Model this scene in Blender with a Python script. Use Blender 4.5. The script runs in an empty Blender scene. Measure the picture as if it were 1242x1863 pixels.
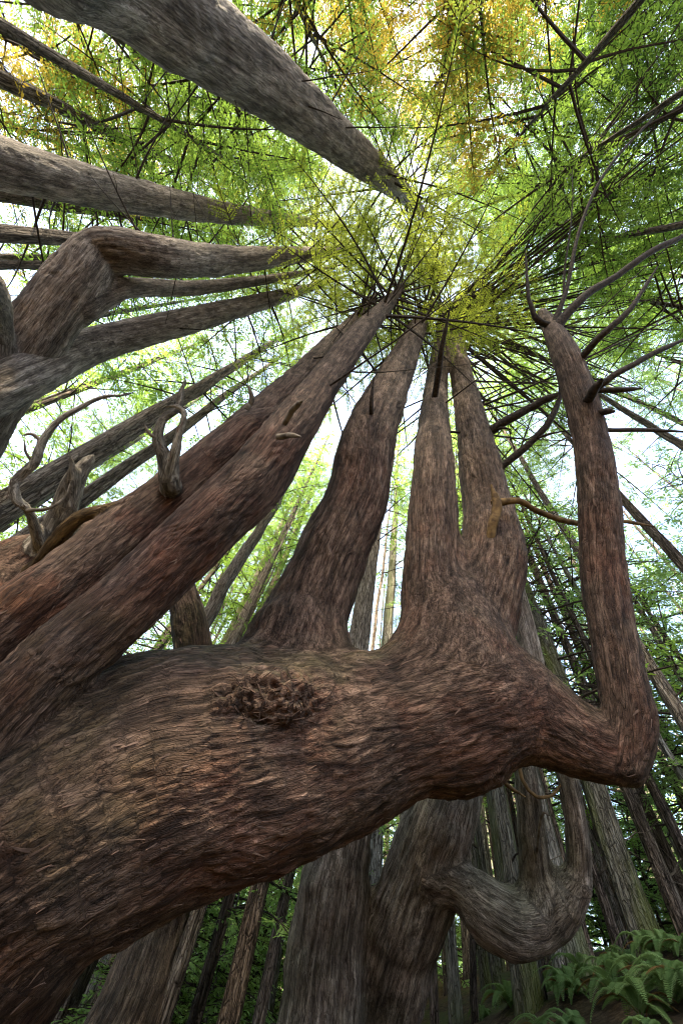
import bpy, math, random, time
import numpy as np
from mathutils import Matrix, Vector
T0 = time.time()
def log(*a): print('%.1fs' % (time.time() - T0), *a)
random.seed(7); RNG = np.random.default_rng(7)
QUALITY = 1.0            # voxel scale of the modelled bark

# ------------------------------------------------------------------ scene, camera
S = bpy.context.scene; COL = S.collection
W, H, F = 1242, 1863, 660.0
CAM = np.array([0.0, 0.0, 1.0])
def unit(v): return v / (np.linalg.norm(v, axis=-1, keepdims=True) + 1e-12)
zc = unit(np.array([(745 - W / 2) / F, (H / 2 - 480) / F, -1.0]))
fc = np.array([0, 0, -1.0]); yc = unit(fc - fc.dot(zc) * zc); xc = np.cross(yc, zc)
ROT = np.array([xc, yc, zc])
def P(u, v, z):                       # survey of the photograph: pixel + depth -> place in the world
    return CAM + ROT @ np.array([(u - W / 2) / F, (H / 2 - v) / F, -1.0]) * z
def horiz(u, v):
    d = P(u, v, 1.0) - CAM
    return math.hypot(d[0], d[1])
cam = bpy.data.cameras.new('camera'); camo = bpy.data.objects.new('camera', cam); COL.objects.link(camo)
M = Matrix([list(ROT[i]) + [CAM[i]] for i in range(3)] + [[0, 0, 0, 1]]); camo.matrix_world = M
cam.sensor_fit = 'VERTICAL'; cam.sensor_height = 36.0; cam.lens = F / H * 36.0
cam.clip_start = 0.02; cam.clip_end = 2000
S.camera = camo

# ------------------------------------------------------------------ helpers
def link(name, me, parent=None, mats=()):
    o = bpy.data.objects.new(name, me); COL.objects.link(o)
    if parent is not None: o.parent = parent
    for m in mats: me.materials.append(m)
    return o
def tag(o, label=None, cat=None, group=None, kind=None):
    if label: o['label'] = label
    if cat: o['category'] = cat
    if group: o['group'] = group
    if kind: o['kind'] = kind
    return o
def place(o, parent, root):
    if parent is root: o.matrix_parent_inverse = Matrix.Translation(-Vector(root.location))
    return o
def empty(name, loc, label=None, cat=None, group=None):
    o = bpy.data.objects.new(name, None); COL.objects.link(o); o.location = Vector(loc); o.empty_display_size = .1
    return tag(o, label, cat, group)
def mesh_np(name, V, polys, smooth=True, mat_idx=None, attrs=None):
    """polys: list of (n,k) int arrays"""
    me = bpy.data.meshes.new(name)
    V = np.ascontiguousarray(V, np.float32)
    me.vertices.add(len(V)); me.vertices.foreach_set('co', V.ravel())
    idx = np.concatenate([p.ravel() for p in polys]).astype(np.int32)
    sizes = np.concatenate([np.full(len(p), p.shape[1], np.int32) for p in polys])
    me.loops.add(len(idx)); me.loops.foreach_set('vertex_index', idx)
    me.polygons.add(len(sizes))
    st = np.zeros(len(sizes), np.int32); st[1:] = np.cumsum(sizes)[:-1]
    me.polygons.foreach_set('loop_start', st); me.polygons.foreach_set('loop_total', sizes)
    me.polygons.foreach_set('use_smooth', np.full(len(sizes), smooth, bool))
    if mat_idx is not None: me.polygons.foreach_set('material_index', np.asarray(mat_idx, np.int32))
    for k, a in (attrs or {}).items():
        if np.ndim(a) == 2:
            at = me.attributes.new(k, 'FLOAT_VECTOR', 'POINT'); at.data.foreach_set('vector', np.ascontiguousarray(a, np.float32).ravel()); continue
        at = me.attributes.new(k, 'FLOAT', 'POINT'); at.data.foreach_set('value', np.ascontiguousarray(a, np.float32))
    me.update(calc_edges=True)
    return me
def hash3(x, y, z, s=0):
    h = (x.astype(np.uint32) * np.uint32(374761393) + y.astype(np.uint32) * np.uint32(668265263)
         + z.astype(np.uint32) * np.uint32(2246822519) + np.uint32(s * 3266489917 & 0xffffffff))
    h ^= h >> np.uint32(13); h *= np.uint32(1274126177); h ^= h >> np.uint32(16)
    return h.astype(np.float32) / np.float32(4294967295.0)
def vnoise(p, s=0):
    i = np.floor(p).astype(np.int64); f = (p - i).astype(np.float32); f = f * f * (3 - 2 * f)
    x, y, z = i[:, 0], i[:, 1], i[:, 2]; r = 0
    for a in (0, 1):
        for b in (0, 1):
            for c in (0, 1):
                w = (f[:, 0] if a else 1 - f[:, 0]) * (f[:, 1] if b else 1 - f[:, 1]) * (f[:, 2] if c else 1 - f[:, 2])
                r = r + w * hash3(x + a, y + b, z + c, s)
    return r * 2 - 1
def fbm(p, s=0, n=3):
    r = 0; a = 1.0
    for k in range(n): r = r + a * vnoise(p * 2 ** k, s + k); a *= .5
    return r
def catmull(A, n):
    """A (m,k) control rows -> smooth rows, n per span"""
    A = np.asarray(A, float); Q = np.vstack([2 * A[0] - A[1], A, 2 * A[-1] - A[-2]]); out = []
    for i in range(1, len(Q) - 2):
        for t in np.arange(n) / n:
            a, b, c, d = Q[i - 1], Q[i], Q[i + 1], Q[i + 2]
            out.append(.5 * (2 * b + (c - a) * t + (2 * a - 5 * b + 4 * c - d) * t * t + (3 * b - a - 3 * c + d) * t ** 3))
    out.append(A[-1]); return np.array(out)
def tube(pts, rad, segs=6, cap=True):
    pts = np.asarray(pts, float); rad = np.asarray(rad, float); n = len(pts)
    t = unit(np.gradient(pts, axis=0)); ref = np.array([0.31, .2, .93]) if abs(t[0][2]) < .8 else np.array([.9, .3, .1])
    u = unit(np.cross(t, ref)); w = np.cross(t, u)
    a = np.arange(segs) * 2 * math.pi / segs
    V = pts[:, None] + rad[:, None, None] * (np.cos(a)[None, :, None] * u[:, None] + np.sin(a)[None, :, None] * w[:, None])
    V = V.reshape(-1, 3)
    i = np.arange(n - 1)[:, None] * segs; j = np.arange(segs)[None]; k = (j + 1) % segs
    Q = np.stack([i + j, i + k, i + segs + k, i + segs + j], -1).reshape(-1, 4)
    return V, Q
class Bag:
    def __init__(s): s.V = []; s.Q = []; s.M = []; s.A = []; s.n = 0
    def add(s, V, Q, m=0, a=None):
        s.V.append(V); s.Q.append(Q + s.n); s.M.append(np.full(len(Q), m)); s.n += len(V)
        s.A.append(np.zeros(len(V)) if a is None else a)
    def mesh(s, name, smooth=True, attr=None):
        at = {attr: np.concatenate(s.A)} if attr else None
        return mesh_np(name, np.concatenate(s.V), [np.concatenate(s.Q)], smooth, np.concatenate(s.M), at)

# ------------------------------------------------------------------ materials
def nodes(m):
    m.use_nodes = True; nt = m.node_tree; nt.nodes.clear(); return nt
def N(nt, t, **kw):
    n = nt.nodes.new(t)
    for k, v in kw.items():
        if k.startswith('i_'): n.inputs[k[2:].replace('_', ' ')].default_value = v
        else: setattr(n, k, v)
    return n
def ramp(nt, stops, interp='LINEAR'):
    r = nt.nodes.new('ShaderNodeValToRGB'); e = r.color_ramp.elements; r.color_ramp.interpolation = interp
    while len(e) < len(stops): e.new(.5)
    for x, (p, c) in zip(e, stops): x.position = p; x.color = (*c, 1)
    return r
def mix(nt, a, b, fac, mode='MIX'):
    n = nt.nodes.new('ShaderNodeMix'); n.data_type = 'RGBA'; n.blend_type = mode
    L = nt.links
    for s, i in ((fac, 0), (a, 6), (b, 7)):
        if hasattr(s, 'is_output'): L.new(s, n.inputs[i])
        else: n.inputs[i].default_value = s if not isinstance(s, tuple) else (*s, 1)
    return n.outputs[2]
def math_n(nt, op, a, b=0.0, clamp=False):
    n = nt.nodes.new('ShaderNodeMath'); n.operation = op; n.use_clamp = clamp
    for s, i in ((a, 0), (b, 1)):
        if hasattr(s, 'is_output'): nt.links.new(s, n.inputs[i])
        else: n.inputs[i].default_value = s
    return n.outputs[0]
def finish(nt, col, rough=.85, bump=None, spec=.25):
    b = N(nt, 'ShaderNodeBsdfPrincipled'); o = N(nt, 'ShaderNodeOutputMaterial')
    nt.links.new(col, b.inputs['Base Color']); b.inputs['Roughness'].default_value = rough
    b.inputs['Specular IOR Level'].default_value = spec
    if bump: nt.links.new(bump, b.inputs['Normal'])
    nt.links.new(b.outputs[0], o.inputs[0])
def bark_sculpted(name, deep, mid, light, grey, red, moss, grey_amt=.5, moss_amt=.62):
    """bark of the modelled trees: 'fib' fibre height, 'red' fresh red bark, 'moss', 'grey' weathering are measured on the mesh"""
    m = bpy.data.materials.new(name); nt = nodes(m); L = nt.links
    fib = N(nt, 'ShaderNodeAttribute', attribute_name='fib').outputs['Fac']
    rd = N(nt, 'ShaderNodeAttribute', attribute_name='red').outputs['Fac']
    gr = N(nt, 'ShaderNodeAttribute', attribute_name='grey').outputs['Fac']
    ms = N(nt, 'ShaderNodeAttribute', attribute_name='moss').outputs['Fac']
    r = ramp(nt, [(.08, deep), (.45, mid), (.9, light)]); L.new(fib, r.inputs[0])
    c = r.outputs[0]
    c = mix(nt, c, red, math_n(nt, 'MULTIPLY', rd, .75, True))
    g = mix(nt, deep, grey, math_n(nt, 'MULTIPLY', fib, 1.25, True))
    c = mix(nt, c, g, math_n(nt, 'MULTIPLY', gr, grey_amt, True))
    c = mix(nt, c, moss, math_n(nt, 'MULTIPLY', ms, moss_amt, True))
    fl = N(nt, 'ShaderNodeAttribute', attribute_name='flow').outputs['Vector']
    co = N(nt, 'ShaderNodeNewGeometry').outputs['Position']
    def fibres(sx, sz, detail, rough, dist):
        mp = N(nt, 'ShaderNodeMapping'); mp.inputs['Scale'].default_value = (sx, sx, sz); L.new(fl, mp.inputs[0])
        n = N(nt, 'ShaderNodeTexNoise', i_Scale=1.0, i_Detail=detail, i_Roughness=rough, i_Distortion=dist); L.new(mp.outputs[0], n.inputs['Vector']); return n.outputs[0], mp.outputs[0]
    na, _ = fibres(58, 5.0, 7.0, .70, .5); nb, vb = fibres(20, 1.3, 5.0, .6, .7)
    wob = N(nt, 'ShaderNodeTexNoise', i_Scale=13.0, i_Detail=3.0); L.new(co, wob.inputs['Vector'])
    vm = N(nt, 'ShaderNodeVectorMath', operation='MULTIPLY_ADD'); L.new(wob.outputs['Color'], vm.inputs[0]); vm.inputs[1].default_value = (2.2, 2.2, 2.2); L.new(vb, vm.inputs[2])
    vo = N(nt, 'ShaderNodeTexVoronoi', feature='DISTANCE_TO_EDGE', i_Scale=1.5); L.new(vm.outputs[0], vo.inputs['Vector'])
    crk = ramp(nt, [(.0, (0, 0, 0)), (.10, (1, 1, 1))]); L.new(vo.outputs['Distance'], crk.inputs[0])
    hh = math_n(nt, 'ADD', math_n(nt, 'MULTIPLY', na, 1.0), math_n(nt, 'ADD', math_n(nt, 'MULTIPLY', nb, 1.5), math_n(nt, 'MULTIPLY', crk.outputs[0], .22)))
    nc, _ = fibres(8, .7, 3.0, .5, .5); big = ramp(nt, [(.36, (.45, .43, .41)), (.52, (1, 1, 1)), (.7, (1.2, 1.2, 1.2))]); L.new(nc, big.inputs[0]); c = mix(nt, c, big.outputs[0], .8, 'MULTIPLY')
    hh = math_n(nt, 'ADD', hh, math_n(nt, 'MULTIPLY', nc, 1.1))
    tex = ramp(nt, [(.30, (.16, .14, .13)), (.46, (.62, .6, .58)), (.60, (1, 1, 1)), (.74, (1.45, 1.42, 1.4))]); L.new(na, tex.inputs[0])
    tx2 = ramp(nt, [(.34, (.22, .20, .19)), (.45, (.75, .73, .71)), (.56, (1, 1, 1)), (.70, (1.3, 1.28, 1.26))]); L.new(nb, tx2.inputs[0])
    c = mix(nt, c, tx2.outputs[0], .68, 'MULTIPLY'); c = mix(nt, c, tex.outputs[0], .7, 'MULTIPLY')
    c = mix(nt, c, mix(nt, (.35, .32, .30), (1, 1, 1), crk.outputs[0]), .35, 'MULTIPLY')
    nr, _ = fibres(30, 2.1, 4.0, .55, .9); nr2, _ = fibres(72, 7.0, 3.0, .5, .8)
    f1_ = ramp(nt, [(.0, (.10, .085, .075)), (.055, (1, 1, 1))]); L.new(math_n(nt, 'ABSOLUTE', math_n(nt, 'SUBTRACT', nr, .5)), f1_.inputs[0])
    f2_ = ramp(nt, [(.0, (.30, .28, .26)), (.05, (1, 1, 1))]); L.new(math_n(nt, 'ABSOLUTE', math_n(nt, 'SUBTRACT', nr2, .5)), f2_.inputs[0])
    c = mix(nt, c, f1_.outputs[0], .68, 'MULTIPLY'); c = mix(nt, c, f2_.outputs[0], .6, 'MULTIPLY')
    hh = math_n(nt, 'ADD', hh, math_n(nt, 'ADD', math_n(nt, 'MULTIPLY', f1_.outputs[0], .45), math_n(nt, 'MULTIPLY', f2_.outputs[0], .15)))
    n = N(nt, 'ShaderNodeTexNoise', i_Scale=5.0, i_Detail=5.0, i_Roughness=.6); L.new(co, n.inputs['Vector'])
    bl = ramp(nt, [(.35, (.62, .60, .58)), (.6, (1.1, 1.08, 1.05))]); L.new(n.outputs[0], bl.inputs[0]); c = mix(nt, c, bl.outputs[0], 1.0, 'MULTIPLY')
    bp = N(nt, 'ShaderNodeBump', i_Strength=.9, i_Distance=.022); L.new(hh, bp.inputs['Height'])
    finish(nt, c, .88, bp.outputs[0], .2)
    return m
def bark_plain(name, deep, mid, light, moss=None, freq=1.0):
    """bark of the straight trunks: fibres run along the object's z"""
    m = bpy.data.materials.new(name); nt = nodes(m); L = nt.links
    tc = N(nt, 'ShaderNodeTexCoord').outputs['Object']
    oi = N(nt, 'ShaderNodeObjectInfo')
    mp = N(nt, 'ShaderNodeMapping'); mp.inputs['Scale'].default_value = (30 * freq, 30 * freq, 3.2 * freq); L.new(tc, mp.inputs[0])
    n = N(nt, 'ShaderNodeTexNoise', i_Scale=1.0, i_Detail=8.0, i_Roughness=.65, i_Distortion=.4); L.new(mp.outputs[0], n.inputs['Vector'])
    r = ramp(nt, [(.36, deep), (.5, mid), (.66, light)]); L.new(n.outputs[0], r.inputs[0]); c = r.outputs[0]
    mq = N(nt, 'ShaderNodeMapping'); mq.inputs['Scale'].default_value = (26, 26, 3.0); L.new(tc, mq.inputs[0])
    wb = N(nt, 'ShaderNodeTexNoise', i_Scale=6.0, i_Detail=3.0); L.new(tc, wb.inputs['Vector'])
    va = N(nt, 'ShaderNodeVectorMath', operation='MULTIPLY_ADD'); L.new(wb.outputs['Color'], va.inputs[0]); va.inputs[1].default_value = (2, 2, 2); L.new(mq.outputs[0], va.inputs[2])
    vo = N(nt, 'ShaderNodeTexVoronoi', feature='DISTANCE_TO_EDGE', i_Scale=1.0); L.new(va.outputs[0], vo.inputs['Vector'])
    ck = ramp(nt, [(.0, (.22, .2, .19)), (.14, (1, 1, 1))]); L.new(vo.outputs['Distance'], ck.inputs[0]); c = mix(nt, c, ck.outputs[0], .85, 'MULTIPLY')
    mp2 = N(nt, 'ShaderNodeMapping'); mp2.inputs['Scale'].default_value = (2.5, 2.5, .6); L.new(tc, mp2.inputs[0])
    n2 = N(nt, 'ShaderNodeTexNoise', i_Scale=1.0, i_Detail=4.0); L.new(mp2.outputs[0], n2.inputs['Vector'])
    c = mix(nt, c, (.55, .52, .5), math_n(nt, 'SUBTRACT', n2.outputs[0], .3, True), 'MULTIPLY')
    if moss:
        f = ramp(nt, [(.45, (0, 0, 0)), (.62, (1, 1, 1))]); L.new(n2.outputs[0], f.inputs[0])
        c = mix(nt, c, moss, math_n(nt, 'MULTIPLY', f.outputs[0], .7))
    h = N(nt, 'ShaderNodeHueSaturation'); L.new(c, h.inputs['Color'])
    L.new(math_n(nt, 'ADD', math_n(nt, 'MULTIPLY', oi.outputs['Random'], .7), .65), h.inputs['Value'])
    bp = N(nt, 'ShaderNodeBump', i_Strength=1.0, i_Distance=.05); L.new(math_n(nt, 'ADD', n.outputs[0], math_n(nt, 'MULTIPLY', ck.outputs[0], .5)), bp.inputs['Height'])
    finish(nt, h.outputs[0], .9, bp.outputs[0], .15)
    return m
def leaf_mat(name, c0, c1, trans, tw=.5):
    m = bpy.data.materials.new(name); nt = nodes(m); L = nt.links
    a = N(nt, 'ShaderNodeAttribute', attribute_name='tone').outputs['Fac']
    oi = N(nt, 'ShaderNodeObjectInfo').outputs['Random']
    f = math_n(nt, 'ADD', math_n(nt, 'MULTIPLY', a, .8), math_n(nt, 'MULTIPLY', oi, .2), True)
    col = mix(nt, c0, c1, f)
    d = N(nt, 'ShaderNodeBsdfDiffuse'); L.new(col, d.inputs[0])
    t = N(nt, 'ShaderNodeBsdfTranslucent'); L.new(mix(nt, col, trans, .65), t.inputs[0])
    s = N(nt, 'ShaderNodeMixShader', i_Fac=tw); L.new(d.outputs[0], s.inputs[1]); L.new(t.outputs[0], s.inputs[2])
    o = N(nt, 'ShaderNodeOutputMaterial'); L.new(s.outputs[0], o.inputs[0])
    return m
def wood_mat(name, c0, c1, scale=30):
    m = bpy.data.materials.new(name); nt = nodes(m); L = nt.links
    tc = N(nt, 'ShaderNodeNewGeometry').outputs['Position']
    n = N(nt, 'ShaderNodeTexNoise', i_Scale=scale, i_Detail=5.0); L.new(tc, n.inputs['Vector'])
    r = ramp(nt, [(.35, c0), (.65, c1)]); L.new(n.outputs[0], r.inputs[0])
    bp = N(nt, 'ShaderNodeBump', i_Strength=.6, i_Distance=.01); L.new(n.outputs[0], bp.inputs['Height'])
    finish(nt, r.outputs[0], .85, bp.outputs[0], .2)
    return m
MAT = {}
MAT['hero'] = bark_sculpted('red_fibrous_bark', (.022, .014, .010), (.135, .084, .060), (.26, .175, .132), (.31, .26, .22), (.20, .062, .030), (.070, .066, .024))
MAT['grey'] = bark_sculpted('grey_fibrous_bark', (.055, .044, .036), (.31, .25, .21), (.52, .45, .39), (.44, .40, .36), (.16, .062, .034), (.09, .094, .036), .8, .5)
MAT['pale_grey'] = bark_sculpted('pale_weathered_bark', (.06, .048, .04), (.34, .28, .235), (.54, .48, .42), (.60, .56, .50), (.20, .075, .04), (.15, .16, .07), .8, .6)
MAT['snag'] = bark_sculpted('bleached_snag_wood', (.07, .055, .04), (.34, .28, .21), (.52, .45, .36), (.56, .50, .43), (.25, .15, .06), (.14, .14, .05), .8, .3)
MAT['ochre'] = bark_sculpted('ochre_snag_wood', (.05, .028, .012), (.27, .165, .065), (.42, .28, .13), (.40, .3, .2), (.25, .12, .04), (.12, .12, .03), .2, .2)
MAT['plain'] = bark_plain('straight_trunk_bark', (.04, .031, .025), (.155, .125, .10), (.29, .25, .21))
MAT['mossy'] = bark_plain('mossy_trunk_bark', (.03, .026, .018), (.12, .11, .085), (.23, .215, .18), (.085, .105, .02))
MAT['dark'] = bark_plain('dark_trunk_bark', (.022, .017, .014), (.11, .083, .066), (.22, .175, .145))
MAT['pale'] = bark_plain('pale_trunk_bark', (.05, .046, .038), (.20, .185, .16), (.34, .325, .295), (.12, .14, .07))
MAT['leaf'] = leaf_mat('redwood_needles', (.034, .075, .022), (.105, .17, .036), (.26, .42, .06), .55)
MAT['sunleaf'] = leaf_mat('yellow_green_needles', (.065, .12, .022), (.18, .22, .032), (.47, .55, .07), .57)  # sun glow around the zenith is put into the needle colour
MAT['fresh'] = leaf_mat('fresh_green_needles', (.09, .17, .06), (.20, .30, .10), (.32, .50, .12), .5)
MAT['gold'] = leaf_mat('golden_needles', (.045, .075, .015), (.26, .135, .022), (.42, .34, .05), .55)  # golden end of the tint paints in sunlit leaves
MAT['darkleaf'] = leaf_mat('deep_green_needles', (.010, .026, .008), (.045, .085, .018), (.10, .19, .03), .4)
MAT['twig'] = wood_mat('dark_twig_bark', (.010, .007, .005), (.04, .028, .021))
MAT['dead'] = wood_mat('weathered_dead_wood', (.05, .037, .026), (.16, .13, .10), 14)
MAT['goldwood'] = wood_mat('ochre_dead_wood', (.05, .028, .011), (.15, .09, .035), 14)
MAT['brownfern'] = leaf_mat('dry_fern', (.07, .04, .018), (.16, .10, .04), (.2, .12, .04), .3)
MAT['fern'] = leaf_mat('fern_green', (.035, .075, .022), (.13, .19, .075), (.20, .30, .08), .35)

# ------------------------------------------------------------------ sculpted trees: smooth union of tapering limbs, meshed, bark combed along the limbs
class Chain:
    def __init__(s, part, rows, k=.12, n=6):
        """rows (x,y,z,r) control points from the root outwards"""
        s.part = part; s.k = k
        C = catmull(rows, n); C[:, 3] = np.maximum(C[:, 3], .004); s.C = C
        s.a = C[:-1, :3]; s.b = C[1:, :3]; s.ra = C[:-1, 3]; s.rb = C[1:, 3]; s.t = unit(s.b - s.a)
        n1 = [unit(np.cross(s.t[0], [.31, .52, .79]))]
        for t in list(s.t[1:]) + [s.t[-1]]: n1.append(unit(n1[-1] - t * n1[-1].dot(t)))
        n1 = np.array(n1); tt = np.vstack([s.t, s.t[-1:]]); n2 = np.cross(tt, n1)
        s.f0 = n1[:-1]; s.f1 = n1[1:]; s.g0 = n2[:-1]; s.g1 = n2[1:]
        ln = np.linalg.norm(s.b - s.a, axis=1); s.s = np.concatenate([[0], np.cumsum(ln)[:-1]]); s.ln = ln
def sculpt(chains, h, amp=1.0, seed=1, wave=.35, lumps=.09, extra=None):
    h = h * QUALITY; B = 16
    a = np.concatenate([c.a for c in chains]); b = np.concatenate([c.b for c in chains])
    ra = np.concatenate([c.ra for c in chains]); rb = np.concatenate([c.rb for c in chains])
    tg = np.concatenate([c.t for c in chains]); ci = np.concatenate([np.full(len(c.a), i) for i, c in enumerate(chains)])
    ks = np.array([c.k for c in chains])
    FR = [np.concatenate([getattr(c, k) for c in chains]) for k in ('f0', 'f1', 'g0', 'g1', 's', 'ln')]
    # seed blocks from points on every limb's skin
    keys = set(); al = np.arange(0, 2 * math.pi, math.pi / 12)
    for i in range(len(a)):
        u = unit(np.cross(tg[i], [.3, .5, .81])); w = np.cross(tg[i], u); ln = np.linalg.norm(b[i] - a[i])
        for t in np.linspace(0, 1, max(2, int(ln / .12) + 1)):
            c = a[i] + (b[i] - a[i]) * t; r = ra[i] + (rb[i] - ra[i]) * t
            for rr in (r * .8, r, r + .08):
                p = c + rr * (np.cos(al)[:, None] * u + np.sin(al)[:, None] * w) - CAM
                q = p / np.sqrt(np.linalg.norm(p, axis=1, keepdims=True))
                for kk in np.unique(np.floor(q / (h * B)).astype(int), axis=0): keys.add(tuple(kk))
    big = set(keys)
    for k in keys:
        for dx in (-1, 0, 1):
            for dy in (-1, 0, 1):
                for dz in (-1, 0, 1): big.add((k[0] + dx, k[1] + dy, k[2] + dz))
    SZ = 1 << 20
    g = np.arange(B + 1); GI = np.stack(np.meshgrid(g, g, g, indexing='ij'), -1)
    allV, allK, allQ, allT, allC, allR, allF = [], [], [], [], [], [], []
    def field(p, cand, full=False):
        d_ch = []; t_ch = []; r_ch = []; ids = []; q_ch = []
        for c in np.unique(ci[cand]):
            best = None
            for i in cand[ci[cand] == c]:
                ab = b[i] - a[i]; tt = np.clip(((p - a[i]) @ ab) / (ab @ ab), 0, 1)
                e = p - a[i] - tt[:, None] * ab
                rr = ra[i] + (rb[i] - ra[i]) * tt
                d = np.sqrt(np.einsum('ij,ij->i', e, e)) - rr
                if best is None: best = d; ti = np.full(len(p), i); rbst = rr; tp = tt
                else:
                    m = d < best; best = np.where(m, d, best)
                    if full: ti = np.where(m, i, ti); rbst = np.where(m, rr, rbst); tp = np.where(m, tt, tp)
            d_ch.append(best); ids.append(c)
            if full:
                t_ch.append(tg[ti]); r_ch.append(rbst); e = p - a[ti]; w_ = tp[:, None]
                q_ch.append(np.stack([(e * (FR[0][ti] * (1 - w_) + FR[1][ti] * w_)).sum(1), (e * (FR[2][ti] * (1 - w_) + FR[3][ti] * w_)).sum(1), FR[4][ti] + tp * FR[5][ti] + 7.3 * c], 1))
        D = d_ch[0]
        for d, c in zip(d_ch[1:], ids[1:]):
            k = ks[c]; hh = np.maximum(k - np.abs(D - d), 0) / k; D = np.minimum(D, d) - hh * hh * k * .25
        if not full: return D
        A = np.array(d_ch); wgt = np.exp(-(A - A.min(0)) / .07); wgt /= wgt.sum(0)
        t = np.einsum('ij,ijk->jk', wgt, np.array(t_ch)); r = (wgt * np.array(r_ch)).sum(0)
        am = A.argmin(0); return D, t, np.array(ids)[am], r, np.array(q_ch)[am, np.arange(len(p))]
    for bk in big:
        base = np.array(bk) * B
        qc = (base + B / 2) * h; ql = np.linalg.norm(qc)
        if ql < .3: continue
        pc = CAM + qc * ql; R = B * h * ql * 1.9
        ab = b - a; tt = np.clip(np.einsum('ij,ij->i', pc - a, ab) / np.einsum('ij,ij->i', ab, ab), 0, 1)
        dd = np.linalg.norm(pc - a - tt[:, None] * ab, axis=1) - (ra + (rb - ra) * tt)
        if dd.min() > R + .1: continue
        cand = np.nonzero(dd < R + ks[ci])[0]
        if not len(cand): continue
        # thin the test first
        q = ((base + GI) * h).reshape(-1, 3); p = CAM + q * np.linalg.norm(q, axis=1, keepdims=True)
        d = field(p, cand).reshape(B + 1, B + 1, B + 1)
        if d.min() > 0 or d.max() < 0: continue
        s = d < 0
        acc = np.zeros((B, B, B, 3)); cnt = np.zeros((B, B, B))
        for ax in range(3):
            sl0 = [slice(None)] * 3; sl1 = [slice(None)] * 3; sl0[ax] = slice(0, B); sl1[ax] = slice(1, B + 1)
            d0 = d[tuple(sl0)]; d1 = d[tuple(sl1)]; m = (d0 < 0) != (d1 < 0)
            t = np.where(m, d0 / np.where(m, d0 - d1, 1), 0)
            pos = GI[tuple(sl0)].astype(float); pos[..., ax] += t; pos *= m[..., None]
            o1, o2 = [x for x in range(3) if x != ax]
            for i1 in (0, 1):
                for i2 in (0, 1):
                    ss = [slice(0, B)] * 3; ss[o1] = slice(i1, B + i1); ss[o2] = slice(i2, B + i2)
                    acc += pos[tuple(ss)]; cnt += m[tuple(ss)]
            own = m[:B, :B, :B]; ijk = np.argwhere(own)
            if len(ijk):
                G = ijk + base; e1 = np.zeros(3, int); e2 = np.zeros(3, int); e1[o1] = 1; e2[o2] = 1
                f = lambda X: ((X[:, 0] + SZ // 2) * SZ + X[:, 1] + SZ // 2) * SZ + X[:, 2] + SZ // 2
                qd = np.stack([f(G - e1 - e2), f(G - e2), f(G), f(G - e1)], 1)
                ins = s[:B, :B, :B][own]; flip = ins if ax != 1 else ~ins
                qd = np.where(flip[:, None], qd, qd[:, ::-1]); allQ.append(qd)
        cell = np.argwhere(cnt > 0); v = acc[cnt > 0] / cnt[cnt > 0][:, None]
        q = (v + base) * h; p = CAM + q * np.linalg.norm(q, axis=1, keepdims=True)
        G = cell + base
        allK.append(((G[:, 0] + SZ // 2) * SZ + G[:, 1] + SZ // 2) * SZ + G[:, 2] + SZ // 2)
        _, t, c, r, fq = field(p, cand, True); allF.append(fq)
        allV.append(p); allT.append(t); allC.append(c); allR.append(r)
    K = np.concatenate(allK); V = np.concatenate(allV); T = unit(np.concatenate(allT)); C = np.concatenate(allC); Rr = np.concatenate(allR)
    o = np.argsort(K); K = K[o]; V = V[o]; T = T[o]; C = C[o]; Rr = Rr[o]; FQ = np.concatenate(allF)[o]
    Q = np.concatenate(allQ); ix = np.searchsorted(K, Q); ix = np.minimum(ix, len(K) - 1); ok = (K[ix] == Q).all(1); Q = ix[ok]
    n = len(V); log('  surface', n, 'verts', len(Q), 'quads')
    # neighbours
    E = np.concatenate([Q[:, [0, 1]], Q[:, [1, 2]], Q[:, [2, 3]], Q[:, [3, 0]], Q[:, [0, 2]], Q[:, [1, 3]]])
    E = np.concatenate([E, E[:, ::-1], np.repeat(np.arange(n)[:, None], 2, 1)]); E = E[np.argsort(E[:, 0], kind='stable')]
    ei, ej = E[:, 0], E[:, 1]; start = np.searchsorted(ei, np.arange(n))
    def gather(w, x): return np.add.reduceat(w * x[ej], start)
    iso = np.ones(len(E), np.float32); iso /= np.add.reduceat(iso, start)[ei]
    Vs = V.copy()
    for _ in range(4): Vs = np.stack([gather(iso, Vs[:, k]) for k in range(3)], 1)
    V = Vs
    def normals(V):
        fn = np.cross(V[Q[:, 2]] - V[Q[:, 0]], V[Q[:, 3]] - V[Q[:, 1]]); nn = np.zeros((n, 3))
        for k in range(3):
            nn[:, k] = sum(np.bincount(Q[:, c], fn[:, k], n) for c in range(4))
        return unit(nn)
    nrm = normals(V)
    # low lumps and flutes
    lum = fbm(V * 2.2, seed, 3) * .6 + fbm(V * 5.5, seed + 9, 2) * .25
    V = V + nrm * (lum * lumps * np.minimum(Rr, .5))[:, None]
    if extra is not None: V = V + nrm * extra(V)[:, None]
    nrm = normals(V)
    # combed noise
    T = T - nrm * np.einsum('ij,ij->i', T, nrm)[:, None]; T = unit(T); Bt = np.cross(nrm, T)
    ang = wave * (fbm(V * 3.0, seed + 20, 2) + .6 * vnoise(V * 11, seed + 30))
    T = T * np.cos(ang)[:, None] + Bt * np.sin(ang)[:, None]
    ev = V[ej] - V[ei]; el = np.linalg.norm(ev, axis=1); el[el == 0] = 1
    cs = np.abs(np.einsum('ij,ij->i', ev, T[ei])) / el
    w = (cs ** 9).astype(np.float32) + np.float32(1e-5); w[ei == ej] = .12; w /= np.add.reduceat(w, start)[ei]
    rg = np.random.default_rng(seed)
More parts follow.
